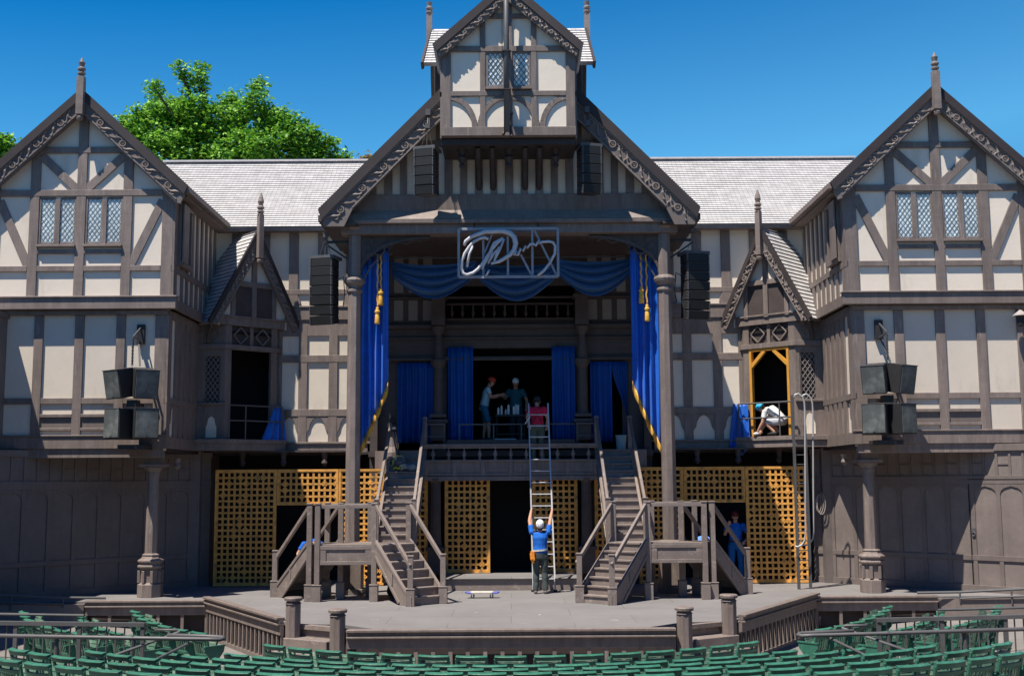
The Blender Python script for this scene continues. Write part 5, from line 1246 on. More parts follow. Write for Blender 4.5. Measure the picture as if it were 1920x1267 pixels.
# worker in red at the ladder top, standing on the balcony floor
J, f, P = standing(X(50, 780, 31.13), 31.13, 3.17, 1.80, 8, .1, lean=.06, arms=dict(elL=(-.27, .0, 1.18), wrL=(-.24, -.12, .99), elR=(.28, .04, 1.15), wrR=(.27, .12, .95), head=(.02, .16, 1.6)))
t_, V_, fr, lat, spn = person('person in red T-shirt and dark helmet with back turned at the top of the ladder', J, f, (.1, 1, -.6), (.62, .02, .07), (.09, .12, .10), (.03, .05, .06), short=False)
b = MB()
for sg in (1, -1): b.tube([V_['neck']+Vector((sg*.07, -.08, -.02)), V_['pelvis'].lerp(V_['neck'], .55)+Vector((0, -.13, 0)), V_['pelvis']+Vector((-sg*.12, -.13, .1))], .013, 5)
b.build('harness', 'blackmetal', t_)
# crouching worker on the right oriel balcony
Fm, zf, BN, bwid = OR[1]
def O_(u, n, z): return Fm @ Vector((u, BN+n, zf+z))
cx = .12
J = dict(pelvis=O_(cx+.18, -.02, .42), neck=O_(cx-.22, .08, .72), head=O_(cx-.33, .12, .74), shL=O_(cx-.16, .24, .64), shR=O_(cx-.16, -.1, .66), hipL=O_(cx+.17, .08, .36), hipR=O_(cx+.17, -.12, .36),
         knL=O_(cx-.18, .2, .36), knR=O_(cx-.2, -.16, .40), anL=O_(cx+.06, .16, .09), anR=O_(cx+.02, -.14, .09), elL=O_(cx-.2, .3, .34), wrL=O_(cx-.36, .30, .10), elR=O_(cx-.32, -.14, .4), wrR=O_(cx-.42, -.02, .16))
uu = Fm.to_3x3() @ Vector((-1, 0, 0)); J['toeL'] = Vector(J['anL'])+uu; J['toeR'] = Vector(J['anR'])+uu; J['bend'] = Vector((0, 0, .08))
t_, V_, fr, lat, spn = person('person in bright blue helmet, white T-shirt and grey shorts crouching on the right oriel balcony', J, uu+Vector((0, 0, -.5)), uu+Vector((0, 0, -1.1)), (.62, .62, .62), (.38, .39, .44), (.03, .42, .72))
p = V_['wrL']; MB().ball((p.x-.05, p.y-.05, zf+.045), .06, 8, 6, (1.4, 1, .6)).build('rag', cmat((.6, .65, .8)), t_, smooth=True)
# worker in blue under the right landing
J, f, P = standing(X(421, 1030, 31.4), 31.4, 0, 1.88, 172, .11, lean=.02, arms=dict(elL=(-.33, .08, 1.13), wrL=(-.2, .3, 1.02), elR=(.27, .14, 1.18), wrR=(.18, .24, 1.42)))
t_, V_, fr, lat, spn = person('person in blue T-shirt, jeans and dark red helmet standing behind the right landing', J, f, (.1, -1, -.15), (.01, .14, .55), (.01, .11, .32), (.14, .015, .015), short=False)
b = MB(); loft(b, [(V_['pelvis']+Vector((0, 0, .03)), (1, 0, 0), (0, 1, 0), .2, .155), (V_['pelvis']+Vector((0, 0, .08)), (1, 0, 0), (0, 1, 0), .195, .15)], 18); q = V_['pelvis']+Vector((0, -.16, .055)); b.build('belt', 'blackmetal', t_); MB().box(q.x-.04, q.x+.04, q.y-.015, q.y, q.z-.03, q.z+.03).build('buckle', 'alu', t_)
# bent-over workers half hidden behind the landings
def bent(x, y, s, label, shirt):
    o = Vector((x, y, 0)); P = lambda l, fw, u: o+Vector((l, -fw, u))
    J = dict(pelvis=P(0, -.3, .92), neck=P(0, .12, 1.25), head=P(0, .26, 1.16), shL=P(.2, .06, 1.22), shR=P(-.2, .06, 1.22), hipL=P(.1, -.3, .88), hipR=P(-.1, -.3, .88), knL=P(.13, -.15, .48), knR=P(-.13, -.15, .48), anL=P(.13, -.22, .09), anR=P(-.13, -.22, .09),
             elL=P(.34, .12, .98), elR=P(-.34, .12, .98), wrL=P(.22, .28, .85), wrR=P(-.22, .28, .85), bend=Vector((0, 0, .1)))
    person(label, J, (0, -1, -.7), (0, -.5, -1), shirt, (.02, .05, .12), None, short=False)
bent(X(-371, 1010, 28.6), 28.55, -1, 'person in blue shirt bending down behind the left landing, only the back showing', (.01, .11, .5))
bent(X(362, 1010, 28.75), 28.85, 1, 'person in pale blue shirt bending down behind the right landing posts', (.1, .22, .6))
# person sitting below the left staircase
o = Vector((-2.75, 28.1, 0)); P = lambda l, fw, u: o+Vector((l, -fw, u))
J = dict(pelvis=P(0, 0, .14), neck=P(-.05, -.08, .64), head=P(-.05, -.03, .8), shL=P(.14, -.06, .58), shR=P(-.24, -.06, .58), hipL=P(.09, .04, .12), hipR=P(-.09, .04, .12), knL=P(.28, .35, .34), knR=P(-.02, .42, .36), anL=P(.45, .6, .09), anR=P(.2, .72, .09), elL=P(.25, .1, .36), elR=P(-.26, .1, .36), wrL=P(.2, .3, .36), wrR=P(-.08, .32, .4))
person('person in shorts sitting on the stage floor beneath the left staircase', J, (.3, -1, 0), (.2, -1, -.2), (.2, .2, .2), (.03, .03, .04), None)

# ---------------------------------------------------------------- loudspeakers
def cabinet(label, M_, w, d, h, group=None, tilt=None):
    c0 = M_ @ Vector((0, 0, 0)); t = thing('loudspeaker', label, 'loudspeaker', tuple(c0), 0, group)
    m = MB(M_); tp = .72
    P = [(-w/2, -d/2), (w/2, -d/2), (w/2*tp, d/2), (-w/2*tp, d/2)]
    m.slab(P, -h/2, h/2); m.build('cabinet', 'blackmetal', t, bevel=.01)
    m = MB(M_); m.box(-w/2+.02, w/2-.02, -d/2-.02, -d/2-.001, -h/2+.02, h/2-.02); m.build('grille', 'grille', t, bevel=.008)
    m = MB(M_); m.box(-w/2, w/2, -d/2-.026, -d/2+.02, h/2-.012, h/2+.004); m.box(-.03, .03, -d/2-.03, -d/2-.02, -h/2+.05, -h/2+.07); m.build('trim', 'metal', t)
    return t
for s in (-1, 1):
    sd = SD(s); Yc = 27.35
    for lvl, (ym, h, tz) in enumerate(((714, .68, -12), (790, .70, 0))):
        z = Z(ym, Yc)
        for k, (dx, rz) in enumerate(((-.27, -34), (.27, 34))):
            x = s*X(707 if lvl == 0 else 708, ym, Yc)+dx
            M_ = Matrix.Translation((x, Yc-.05, z)) @ Matrix.Rotation(R(rz), 4, 'Z') @ Matrix.Rotation(R(-tz*0.9), 4, 'X')
            cabinet('grey-grilled loudspeaker, %s %s of the hanging cluster on the %s wing' % ('upper' if lvl == 0 else 'lower', 'left' if k == 0 else 'right', sd), M_, .56, .5, h, 'loudspeakers hung on the wings')
    br = thing('speaker_bracket', 'black wall bracket with chain and steel stay above the %s wing loudspeakers' % sd, 'bracket', (s*8.95, 27.8, 5.2))
    xb = s*X(693, 640, 27.9); z1 = Z(604, 27.9); z0 = Z(640, 27.9)
    m = MB(); m.box(xb-.09, xb+.09, 27.88, 27.99, z0, z1); m.build('wall_plate', 'blackmetal', br)
    hk = (xb-s*.0, 27.35, z0+.1); m = MB(); m.bar((xb, 27.9, z1-.08), hk, .03, .03); m.bar((xb, 27.9, z0+.03), hk, .05, .03); m.build('arm', 'metal', br)
    zt = Z(680, 27.35); m = MB()
    n_ = 16
    for i in range(n_):
        z = hk[2]-.03-(hk[2]-.03-zt)*(i+.5)/n_; a = .022
        if i % 2: m.tube([(xb+a*math.cos(q), 27.35, z+.045*math.sin(q)) for q in [j*math.pi/4 for j in range(8)]], .008, 5, True)
        else: m.tube([(xb, 27.35+a*math.cos(q), z+.045*math.sin(q)) for q in [j*math.pi/4 for j in range(8)]], .008, 5, True)
    m.build('chain', 'metal', br)
    MB().bar((xb+s*0.03, 27.9, z0), (xb+.12, 27.55, zt), .05, .012).build('stay', 'metal', br)
    m = MB(); zm = Z(752, Yc); m.box(s*X(707, 750, Yc)-.12, s*X(707, 750, Yc)+.12, Yc-.1, Yc+.15, zm-.08, zm+.08); m.box(s*X(707, 750, Yc)-.05, s*X(707, 750, Yc)+.05, Yc+.1, 28.0, zm-.03, zm+.03); m.build('link_plate', 'blackmetal', br)
    m = MB(); zb = Z(829, Yc); m.box(s*X(707, 750, Yc)-.3, s*X(707, 750, Yc)+.3, Yc-.1, 27.95, zb-.1, zb); m.build('support_shelf', 'blackmetal', br)
# line arrays
def line_array(label, px, y0, y1, Y, n, w, face_s, curve, group):
    x = X(px-956, (y0+y1)/2, Y); z1, z0 = Z(y0, Y), Z(y1, Y)
    t = thing('line_array', label, 'loudspeaker array', (x, Y, z1), 0, group); h = (z1-z0)/n
    base = Matrix.Translation((x, Y, 0)) @ Matrix.Rotation(R(face_s*16), 4, 'Z')
    m = MB(base); m.box(-w/2-.02, w/2+.02, -.26, .26, z1-.02, z1+.06); m.build('rigging_frame', 'metal', t)
    for i in range(n):
        q = i/(n-1); a = R(-curve*q*q); off = -curve/57*.5*q*q*q*h*n*.5
        M_ = base @ Matrix.Translation((0, off*-.35, z1-h*(i+.5))) @ Matrix.Rotation(-a*.8, 4, 'X')
        m = MB(M_); m.slab([(-w/2, -.26), (w/2, -.26), (w/2*.8, .26), (-w/2*.8, .26)], -h/2+.008, h/2-.008); c = m.build('cabinet', 'blackmetal', t, bevel=.008)
        m = MB(M_); m.box(-w/2+.05, w/2-.05, -.275, -.262, -h/2+.025, h/2-.025); m.build('grille', 'cable', c)
        m = MB(M_)
        for sg in (1, -1):
            m.box(sg*(w/2-.025)-.012, sg*(w/2-.025)+.012, -.29, -.26, -h/2+.01, h/2-.01)
            for k in range(3): m.ball((sg*(w/2+.0), -.25+.0, -h*.35+k*h*.35), .014, 6, 4)
        m.box(-w/2+.03, w/2-.03, -.272, -.255, h/2-.012, h/2-.002); m.build('rigging', 'metal', c)
    m = MB()
    top = z1+.06
    m.tube([(x-.02, Y, top), (x+.0, Y, top+.55)], .01, 5); m.tube([(x-.16, Y, top), (x+.0, Y, top+.55)], .007, 5); m.tube([(x+.14, Y, top), (x, Y, top+.55)], .007, 5)
    m.box(x-.06, x+.06, Y-.05, Y+.05, top+.5, top+.62); m.build('suspension', 'metal', t)
    return t, x, z1
for s in (-1, 1):
    px = 610 if s < 0 else 1302
    t, x, z1 = line_array('hanging curved column of black loudspeakers left of the %s porch post' % 'left' if s < 0 else 'hanging curved column of black loudspeakers right of the right porch post', px, 484 if s < 0 else 480, 606 if s < 0 else 600, 28.9, 7, .62, s, 14, 'hanging loudspeaker columns')
    m = MB(); m.bar((x-.05, 28.9, Z(452, 28.9)), (s*4.0, 28.9, Z(452, 28.9)), .06, .06); m.bar((x, 28.9, Z(452, 28.9)-.05), (s*4.05, 28.9, Z(452, 28.9)-.45), .04, .04)
    m.build('outrigger', 'blackmetal', t)
    m = MB(); m.tube([(x+s*-.3, 29.0, z1-.5), (x-s*.45, 28.9, z1-.45), (x-s*.5, 28.85, z1-.9), (x-s*.45, 28.9, z1-1.2)], .012, 5); m.build('cable', 'cable', t)
    px = 803 if s < 0 else 1105
    t, x, z1 = line_array('shorter %s column of loudspeakers hanging in front of the gable beside the attic room' % SD(s), px, 282 if s < 0 else 279, 366, 27.9, 5, .52, s, 10, 'loudspeaker columns in the gable')
    m = MB(); m.tube([(x, 27.9, z1+.6), (x, 28.15, z1+1.05)], .012, 6); m.tube([(x+.05, 27.9, z1+.6), (x+.02, 28.15, z1+1.05)], .008, 6); m.box(x-.06, x+.06, 28.02, 28.14, z1+.95, z1+1.1); m.build('hanger', 'metal', t)

# ---------------------------------------------------------------- loose things on the set
# blue cloths over the oriel rails
for s in (-1, 1):
    Fm, zf, BN, bwid = OR[s]; m = MB(Fm); nu, nv = 22, 16; F1 = []
    ctr = (.25, BN+.34) if s < 0 else (-.86, BN+.12)
    if s < 0: ctr = (-.72, BN+.22)
    H = 1.02 if s < 0 else 1.28
    for j in range(nv+1):
        v = j/nv
        for i in range(nu+1):
            t = i/nu; wdt = (.12+.28*v) if s < 0 else (.22+.12*v); a = (t-.5)*2; fo = .05*math.sin(t*19+.6*math.sin(v*3))*(.3+v)
            F1.append((ctr[0]+a*wdt+(.0 if s > 0 else .16*v), ctr[1]+.06*v+fo, zf+.88-H*v*(1-.08*math.sin(t*7+1))+.02*math.sin(t*23)))
    k = nu+1; N = len(F1); fs = []
    for j in range(nv):
        for i in range(nu): a = j*k+i; fs += [(a, a+1, a+k+1, a+k), (a+N, a+k+N, a+k+1+N, a+1+N)]
    for i in range(nu): a = nv*k+i; fs += [(i, i+N, i+1+N, i+1), (a, a+1, a+1+N, a+N)]
    for j in range(nv): a = j*k; fs += [(a, a+k, a+k+N, a+N)]; a = j*k+nu; fs += [(a, a+N, a+k+N, a+k)]
    m.add(F1+[(p[0], p[1]-.03, p[2]) for p in F1], fs); o = m.build('draped_cloth', 'velvet', smooth=True)
    tag(o, 'bright blue cloth hanging bunched over the rail of the %s oriel balcony' % SD(s), 'cloth')
# rail across the upper stage
t = thing('guard_rail', 'low thin metal rail along the front of the upper stage at the men\'s knees', 'railing', (0, 31.5, 3.79))
xa, xb = X(-96, 795, 31.5), X(128, 795, 31.5); z = Z(795, 31.5)
MB().box(xa, xb, 31.48, 31.52, z-.018, z+.018).build('top_rail', 'metal', t)
for d_ in (-96, -32, 20, 128): x = X(d_, 795, 31.5); MB().box(x-.018, x+.018, 31.483, 31.517, 3.76, z-.018).build('post', 'metal', t)
for s in (-1, 1):
    t2 = thing('guard_rail', 'short thin metal rail at the head of the %s staircase' % SD(s), 'railing', (s*2.0, 31.2, 3.5))
    MB(mir(s)).box(1.75, 2.25, 31.2, 31.24, 4.18, 4.22).build('top_rail', 'metal', t2); MB(mir(s)).box(1.75, 2.25, 31.2, 31.24, 3.86, 3.89).build('middle_rail', 'metal', t2)
    for x in (1.77, 2.23): MB(mir(s)).box(x-.015, x+.015, 31.2, 31.23, 3.5, 4.18).build('post', 'metal', t2)
# cart with candles
cY = 32.3; cxx = X(0, 780, cY)
t = thing('prop_cart', 'small dark cart between the two men on the upper stage', 'cart', (cxx, cY, 3.79))
m = MB(); m.box(cxx-.42, cxx+.42, cY-.25, cY+.25, 4.45, 4.50); m.build('shelf', 'blackmetal', t); MB().box(cxx-.4, cxx+.4, cY-.23, cY+.23, 3.95, 3.98).build('shelf', 'blackmetal', t)
for a in (-.38, .38):
    for b_ in (-.22, .22): MB().tube([(cxx+a, cY+b_, 3.85), (cxx+a, cY+b_, 4.5)], .015, 6).build('leg', 'blackmetal', t); MB().ball((cxx+a, cY+b_, 3.83), .04).build('caster', 'blackmetal', t)
for k, (px, h) in enumerate(((931, .16), (937, .22), (945, .12), (950, .24), (960, .2), (964, .26), (968, .24))):
    x = X(px-954, 770, cY); tag(MB().lathe([(.03, 4.50), (.03, 4.5+h), (.012, 4.5+h+.03), (.003, 4.5+h+.05)], x, cY-.1+.05*(k % 3), 10).build('candle', 'wax'), 'white candle standing in a row on the dark cart', 'candle', 'white candles on the cart')
tag(MB().tube([(X(-28, 745, 32.7), 32.65, Z(743, 32.7)), (X(-2, 745, 32.7), 32.72, Z(744, 32.7))], .012, 6).build('thin_rod', 'metal'), 'thin pale rod held between the two men on the upper stage', 'rod')
tag(MB().box(X(-30, 822, 31.7), X(10, 822, 31.7), 31.5, 31.75, 3.794, 3.82).build('floor_board', 'alu'), 'pale flat board lying on the upper stage by the cart', 'board')
# bucket right
bx_ = X(208, 805, 31.25); t = thing('bucket', 'pale plastic bucket in the bay above the right staircase', 'bucket', (bx_, 31.6, 3.5))
MB().lathe([(.12, 3.502), (.15, 3.86), (.16, 3.87), (.16, 3.89), (.14, 3.89)], bx_, 31.5, 16).build('tub', 'bucket', t, smooth=False)
MB().tube([(bx_+.15*math.cos(q), 31.5-.02, 3.86-.2*math.sin(q)) for q in [j*math.pi/8 for j in range(9)]], .006, 5).build('handle', 'metal', t)
# ornate lamp and bag at the left stair head
lx, ly = X(-221, 800, 31.0), 30.95
t = thing('stage_lantern', 'black and white lantern on a tapering stand at the head of the left staircase', 'lantern', (lx, ly, 3.5))
m = MB(); m.lathe([(.2, 3.0), (.18, 3.45), (.1, 3.6), (.06, 3.9), (.05, 4.0)], lx, ly, 8); m.build('stand', 'timber', t)
m = MB(); m.lathe([(.13, 4.0), (.13, 4.05), (.05, 4.06)], lx, ly, 10); m.lathe([(.13, 4.12), (.13, 4.2), (.08, 4.26), (.1, 4.3), (.03, 4.42)], lx, ly, 10); m.build('cap', 'blackmetal', t)
MB().lathe([(.09, 4.05), (.09, 4.12)], lx, ly, 10).build('lens', 'wax', t); MB().tube([(lx+.05, ly, 4.0), (lx+.15, ly-.1, 3.6), (lx+.22, ly-.15, 3.25)], .012, 5).build('cable', 'cable', t)
bz = 2.96; bx2, by2 = -2.85, 30.35
t = thing('kit_bag', 'black and silver kit bag with yellow trim on the upper steps of the left staircase', 'bag', (bx2, by2, bz))
m = MB(); m.ball((bx2, by2, bz+.2), .22, 14, 9, (.95, .7, .95)); m.ball((bx2+.1, by2-.08, bz+.12), .14, 12, 8, (1.2, .8, .8)); m.build('bag_body', mat('bag_cloth', (.08, .09, .095), .4, .6, 9, .6, 14, dirt=((.6, .62, .62), 6, .52)), t, smooth=True)
m = MB(); m.tube([(bx2-.15+.03*j, by2-.16-.01*math.sin(j), bz+.05+.04*math.sin(j*1.3)+.01*j) for j in range(9)], .02, 6); m.tube([(bx2-.18, by2-.05, bz+.1), (bx2-.2, by2-.08, bz+.25), (bx2-.1, by2-.1, bz+.4), (bx2+.05, by2-.08, bz+.38)], .012, 6); m.build('trim', 'lime', t)
m = MB(); m.ball((bx2+.3, by2-.1, bz+.08), .12, 10, 7, (1.1, .9, .8)); tag(m.build('grey_cloth', cmat((.3, .28, .27)), smooth=True), 'crumpled grey cloth beside the kit bag on the left steps', 'cloth')
# wheeled board on the stage
gx, gy = G(-55, 1120, 0); t = thing('wheeled_dolly', 'small white-topped dolly with blue ends and black casters on the stage floor', 'dolly', (gx, gy, 0))
m = MB(); m.slab([(gx-.24, gy-.11), (gx+.24, gy-.11), (gx+.28, gy), (gx+.24, gy+.11), (gx-.24, gy+.11), (gx-.28, gy)], .11, .15); m.build('deck', cmat((.62, .58, .52), .4), t, bevel=.01)
for sg in (1, -1): m = MB(); m.box(gx+sg*.3-.06, gx+sg*.3+.06, gy-.1, gy+.1, .10, .14); m.box(gx+sg*.37-.03, gx+sg*.37+.03, gy-.03, gy+.03, .11, .16); m.build('end_plate', cmat((.12, .13, .45), .4), t, bevel=.01)
for a in (-.22, .22):
    for b_ in (-.08, .08): m = MB(); m.tube([(gx+a-.0, gy+b_-.02, .045), (gx+a, gy+b_+.02, .045)], .045, 12); m.build('caster', 'blackmetal', t); MB().box(gx+a-.015, gx+a+.015, gy+b_-.028, gy+b_-.021, .03, .11).build('fork', 'alu', t)
for k, (px, py, ln, a) in enumerate(((700, 1160, .16, .3), (1010, 1152, .14, 1.2), (1150, 1163, .15, -.4), (890, 1148, .12, .9))):
    q = G(px-956, py, 0); m = MB(); m.bar((q[0]-ln/2*math.cos(a), q[1]-ln/2*math.sin(a), .003), (q[0]+ln/2*math.cos(a), q[1]+ln/2*math.sin(a), .003), .02, .003)
    tag(m.build('tape_mark', cmat((.5, .5, .48))), 'pale strip of tape on the stage floor, %s' % ('nearest the left inner post', 'in front of the man in blue', 'right of centre near the front edge', 'in front of the dolly')[k], 'tape')
# wall lamp on the right wing
lx, lz_ = X(955, 600, 27.7), Z(592, 27.7); t = thing('wall_lamp', 'dark wall lamp with white hood at the right edge of the right wing', 'lamp', (lx, 27.7, lz_))
m = MB(); m.lathe([(.03, lz_+.05), (.06, lz_+.02), (.17, lz_-.06), (.18, lz_-.09), (.15, lz_-.09)], lx, 27.62, 16); m.build('hood', 'ring', t, smooth=False); MB().tube([(lx, 27.62, lz_+.03), (lx+.02, 27.75, lz_+.08), (lx+.02, 27.98, lz_)], .02, 6).build('arm', 'blackmetal', t)
MB().lathe([(.06, lz_-.35), (.1, lz_-.3), (.1, lz_-.15), (.12, lz_-.09)], lx, 27.62, 12).build('lamp_body', 'blackmetal', t)

# coil of pale cable hung on the corner by the right column
t = thing('cable_coil', 'coil of pale cable hanging at the corner of the right ground-floor wall', 'cable', (8.1, 31, 1.9))
for k in range(3): MB().tube([(8.06+.03*k+(.07+.02*k)*math.cos(q), 30.93-.02*k, 2.05+(.22+.03*k)*math.sin(q)) for q in [j*math.pi/7 for j in range(14)]], .012, 5, True).build('loop', 'ring', t)
MB().box(8.08, 8.14, 30.85, 31.0, 2.3, 2.36).build('hook', 'metal', t)

# ---------------------------------------------------------------- seats
def make_seat():
    t = thing('theatre_seat', '', 'seat')
    tilt = R(13)
    def Q(x, u, o=0.0):      # point on the back plane: u up along the back; the sitter faces +Y
        bow = .05*(1-(x/.25)**2)
        return Vector((x, -.02-math.sin(tilt)*u-bow+o*math.cos(tilt), .36+math.cos(tilt)*u+o*math.sin(tilt)))
    m = MB(); n = 8
    def strip(u0, u1, o0, o1, nm=None):
        vs = []
        for i in range(n+1):
            x = -.25+.5*i/n; vs += [Q(x, u0, o0), Q(x, u1, o0), Q(x, u1, o1), Q(x, u0, o1)]
        fs = [(0, 1, 2, 3), (n*4+3, n*4+2, n*4+1, n*4)]
        for i in range(n):
            for k in range(4): a = i*4+k; b = i*4+(k+1) % 4; fs.append((a, b, b+4, a+4))
        m.add(vs, fs)
    strip(.375, .43, -.03, .028); strip(.43, .445, -.04, .035)
    strip(.27, .325, -.012, .014); strip(-.02, .04, -.015, .015)
    for sg in (1, -1):
        m.bar(Q(sg*.238, -.04), Q(sg*.238, .40), .035, .045, (1, 0, 0))
    m.build('backrest', 'green', t, bevel=.004)
    m = MB()
    for i in range(7):
        x = -.18+i*.06; m.bar(Q(x, .03, .004), Q(x, .29, .004), .034, .014, (0, 1, 0))
    m.build('back_slats', 'slat', t)
    m = MB()          # tipped-up slatted seat
    for i in range(6): m.bar((-.21, .07+i*.018, .37+i*.062), (.21, .07+i*.018, .37+i*.062), .018, .05, (0, .28, 1))
    m.bar((-.19, .085, .35), (-.19, .18, .70), .03, .03); m.bar((.19, .085, .35), (.19, .18, .70), .03, .03); m.build('seat', 'slat', t)
    for sg in (1, -1):
        m = MB(Matrix.Rotation(R(90), 4, 'Z'))
        m.prism([(-.16, .53), (.27, .53), (.25, .43), (.14, .30), (.10, .03), (.14, 0), (-.06, 0), (-.03, .03), (-.05, .34), (-.16, .46)], -sg*.262-.014, -sg*.262+.014)
        m.box(-.17, .28, -sg*.262-.026, -sg*.262+.026, .53, .555)
        m.build('stanchion', 'green', t)
    return t
seat0 = make_seat(); first = [True]
ORD = ['first', 'second', 'third', 'fourth', 'fifth', 'sixth', 'seventh', 'eighth', 'ninth', 'tenth', 'eleventh', 'twelfth', 'thirteenth', 'fourteenth', 'fifteenth', 'sixteenth', 'seventeenth', 'eighteenth', 'nineteenth', 'twentieth']
def ordn(i): return ORD[i] if i < 20 else 'twenty-'+ORD[i-20] if i < 29 else 'thirtieth'
def put(x, y, z, rz, label, group):
    global seat0
    rz += random.uniform(-.03, .03); x += random.uniform(-.008, .008)
    if first[0]: seat0.location = (x, y, z); seat0.rotation_euler = (0, 0, rz); seat0['label'] = label; seat0['group'] = group; first[0] = False
    else: dup(seat0, (x, y, z), rz, label, group)
rows = [(6.3, 38.5), (7.8, 32.3), (8.7, 36), (9.6, 39), (10.55, 41.5), (11.5, 43)]
rnames = ['front row', 'second row', 'third row', 'fourth row', 'fifth row', 'sixth row']
def visible(x, y, z):
    d = Vector((x-.05, y, z-EYE)); fy = d.y*cp+d.z*sp; uy = -d.y*sp+d.z*cp; px = 960+F*d.x/fy; py = 633.5-F*uy/fy
    return -25 < px < 1945 and py < 1275
for ri, (r, amax) in enumerate(rows):
    pitch = .575; n = int(round(2*R(amax)*r/pitch)); n += (n % 2 == 0) if ri % 2 == 0 else (n % 2); lst = []
    for i in range(n):
        a = -R(amax)+2*R(amax)*i/(n-1); x = r*math.sin(a); y = CY-r*math.cos(a); z = bowl(r)
        if visible(x, y, z+.8): lst.append((x, y, z, a))
    gap = [k for k in range(len(lst)-1) if math.hypot(lst[k+1][0]-lst[k][0], lst[k+1][1]-lst[k][1]) > 1.0]
    if gap: parts = [('%s, left part' % rnames[ri], lst[:gap[0]+1]), ('%s, right part' % rnames[ri], lst[gap[0]+1:])]
    else: parts = [(rnames[ri], lst)]
    for nm, L in parts:
        for i, (x, y, z, a) in enumerate(L): put(x, y, z, a, 'green seat, %s from the left in the %s' % (ordn(i), nm), 'green theatre seats in the central block')
for s in (-1, 1):
    for ri, (dA, yA_, YA, dB, yB_, YB_, n) in enumerate(((694, 1140, 24.4, 576, 1180, 22.3, 8), (794, 1148, 23.7, 690, 1186, 21.6, 7), (900, 1140, 23.0, 796, 1180, 20.9, 7))):
        a = Vector((X(dA, yA_, YA), YA)); b = Vector((X(dB, yB_, YB_), YB_)); za_, zb_ = Z(yA_, YA)-.79, Z(yB_, YB_)-.79
        d = (b-a).normalized(); nrm = Vector((-d.y, d.x)); nrm = nrm if nrm.y > 0 and nrm.x < 0 else -nrm      # towards the stage
        n = int(round((b-a).length/.5))+1
        for i in range(n):
            t_ = i/(n-1); p = a.lerp(b, t_)-nrm*.25*(1-(2*t_-1)**2)
            rz = math.atan2(-nrm.x, nrm.y)-R(6)*(2*t_-1)
            put(s*p.x, p.y, za_+(zb_-za_)*t_, rz if s > 0 else -rz, 'green seat, %s from the far end in the %s row, %s side block' % (ordn(i), ('front', 'second', 'third')[ri], SD(s)), 'green theatre seats in the side blocks')

# ---------------------------------------------------------------- auditorium railings
for s in (-1, 1):
    S = mir(s)
    yA = 18.95; xa = X(686, 1168, yA); zt = Z(1166, yA)
    t = thing('steel_railing', 'flat-topped steel railing with thin balusters in front of the %s seating block' % SD(s), 'railing', (s*8, yA, -.5), 0, 'auditorium railings')
    MB(S).bar((xa, yA, zt), (10.5, yA-.3, zt+.12), .09, .06).build('top_rail', 'metal', t); MB(S).bar((xa, yA, zt-.72), (10.5, yA-.3, zt-.60), .05, .05).build('bottom_rail', 'metal', t)
    for k in range(5): x = xa+.03+k*.98; y = yA-.3*(x-xa)/(10.5-xa); MB(S).box(x-.03, x+.03, y-.03, y+.03, -.9, zt+.12*(x-xa)/(10.5-xa)).build('post', 'metal', t)
    for k in range(1, 34):
        x = xa+.03+k*.14
        if k % 7: y = yA-.3*(x-xa)/(10.5-xa); q = .12*(x-xa)/(10.5-xa); MB(S).bar((x, y, zt-.7+q), (x, y, zt-.03+q), .018, .018).build('baluster', 'metal', t)
    yB = 18.2; xb = X(542, 1194, yB); zb = Z(1194, yB)
    t = thing('pipe_handrail', 'round grey pipe handrail with looped end in front of the %s seating block' % SD(s), 'railing', (s*7, yB, -.5), 0, 'auditorium pipe handrails')
    pts = [(10.0, yB-.25, zb+.16), (xb+1.2, yB, zb+.02), (xb+.2, yB, zb), (xb+.04, yB+.02, zb-.01), (xb, yB+.12, zb-.01), (xb+.05, yB+.22, zb), (xb+.3, yB+.26, zb+.01), (xb+.9, yB+.26, zb+.03)]
    MB(S).tube(pts, .031, 10).build('rail', 'metal', t, smooth=True)
    for k in range(4): x = xb+1.35+k*1.15; q = .16*(x-xb)/4; MB(S).tube([(x, yB-.03*k, -.85), (x, yB-.03*k, zb+q)], .035, 8).build('post', 'metal', t)
    t = thing('step_handrail', 'slanting pipe handrail running down towards the seats on the %s side' % SD(s), 'railing', (s*6, 18.5, -.5), 0, 'slanting step handrails')
    p0 = (X(626, 1176, 18.9), 18.9, Z(1176, 18.9)); p1 = (X(668, 1176, 18.9), 18.9, Z(1176, 18.9)); p2 = (X(790, 1240, 17.4), 17.4, Z(1240, 17.4))
    MB(S).tube([p1, p0, (p0[0]-.05, p0[1]-.05, p0[2]-.03), p2], .022, 8).build('rail', 'metal', t, smooth=True)
    p0 = (X(600, 1200, 18.3), 18.3, Z(1200, 18.3)); p2 = (X(672, 1235, 17.2), 17.2, Z(1235, 17.2)); MB(S).tube([p0, p2], .022, 8).build('rail', 'metal', t)
    t = thing('rear_handrail', 'thin steel rail along the back of the %s side block' % SD(s), 'railing', (s*9, 22.4, -.5), 0, 'thin rails behind the side blocks')
    yR = 22.3; x0 = X(801, 1148, yR); zr_ = Z(1148, yR); MB(S).tube([(x0, yR, -.5), (x0, yR, zr_), (11, yR-.2, zr_+.09)], .025, 8).build('rail', 'metal', t); MB(S).tube([(x0+1.6, yR, -.5), (x0+1.6, yR-.1, zr_+.04)], .02, 6).build('post', 'metal', t)

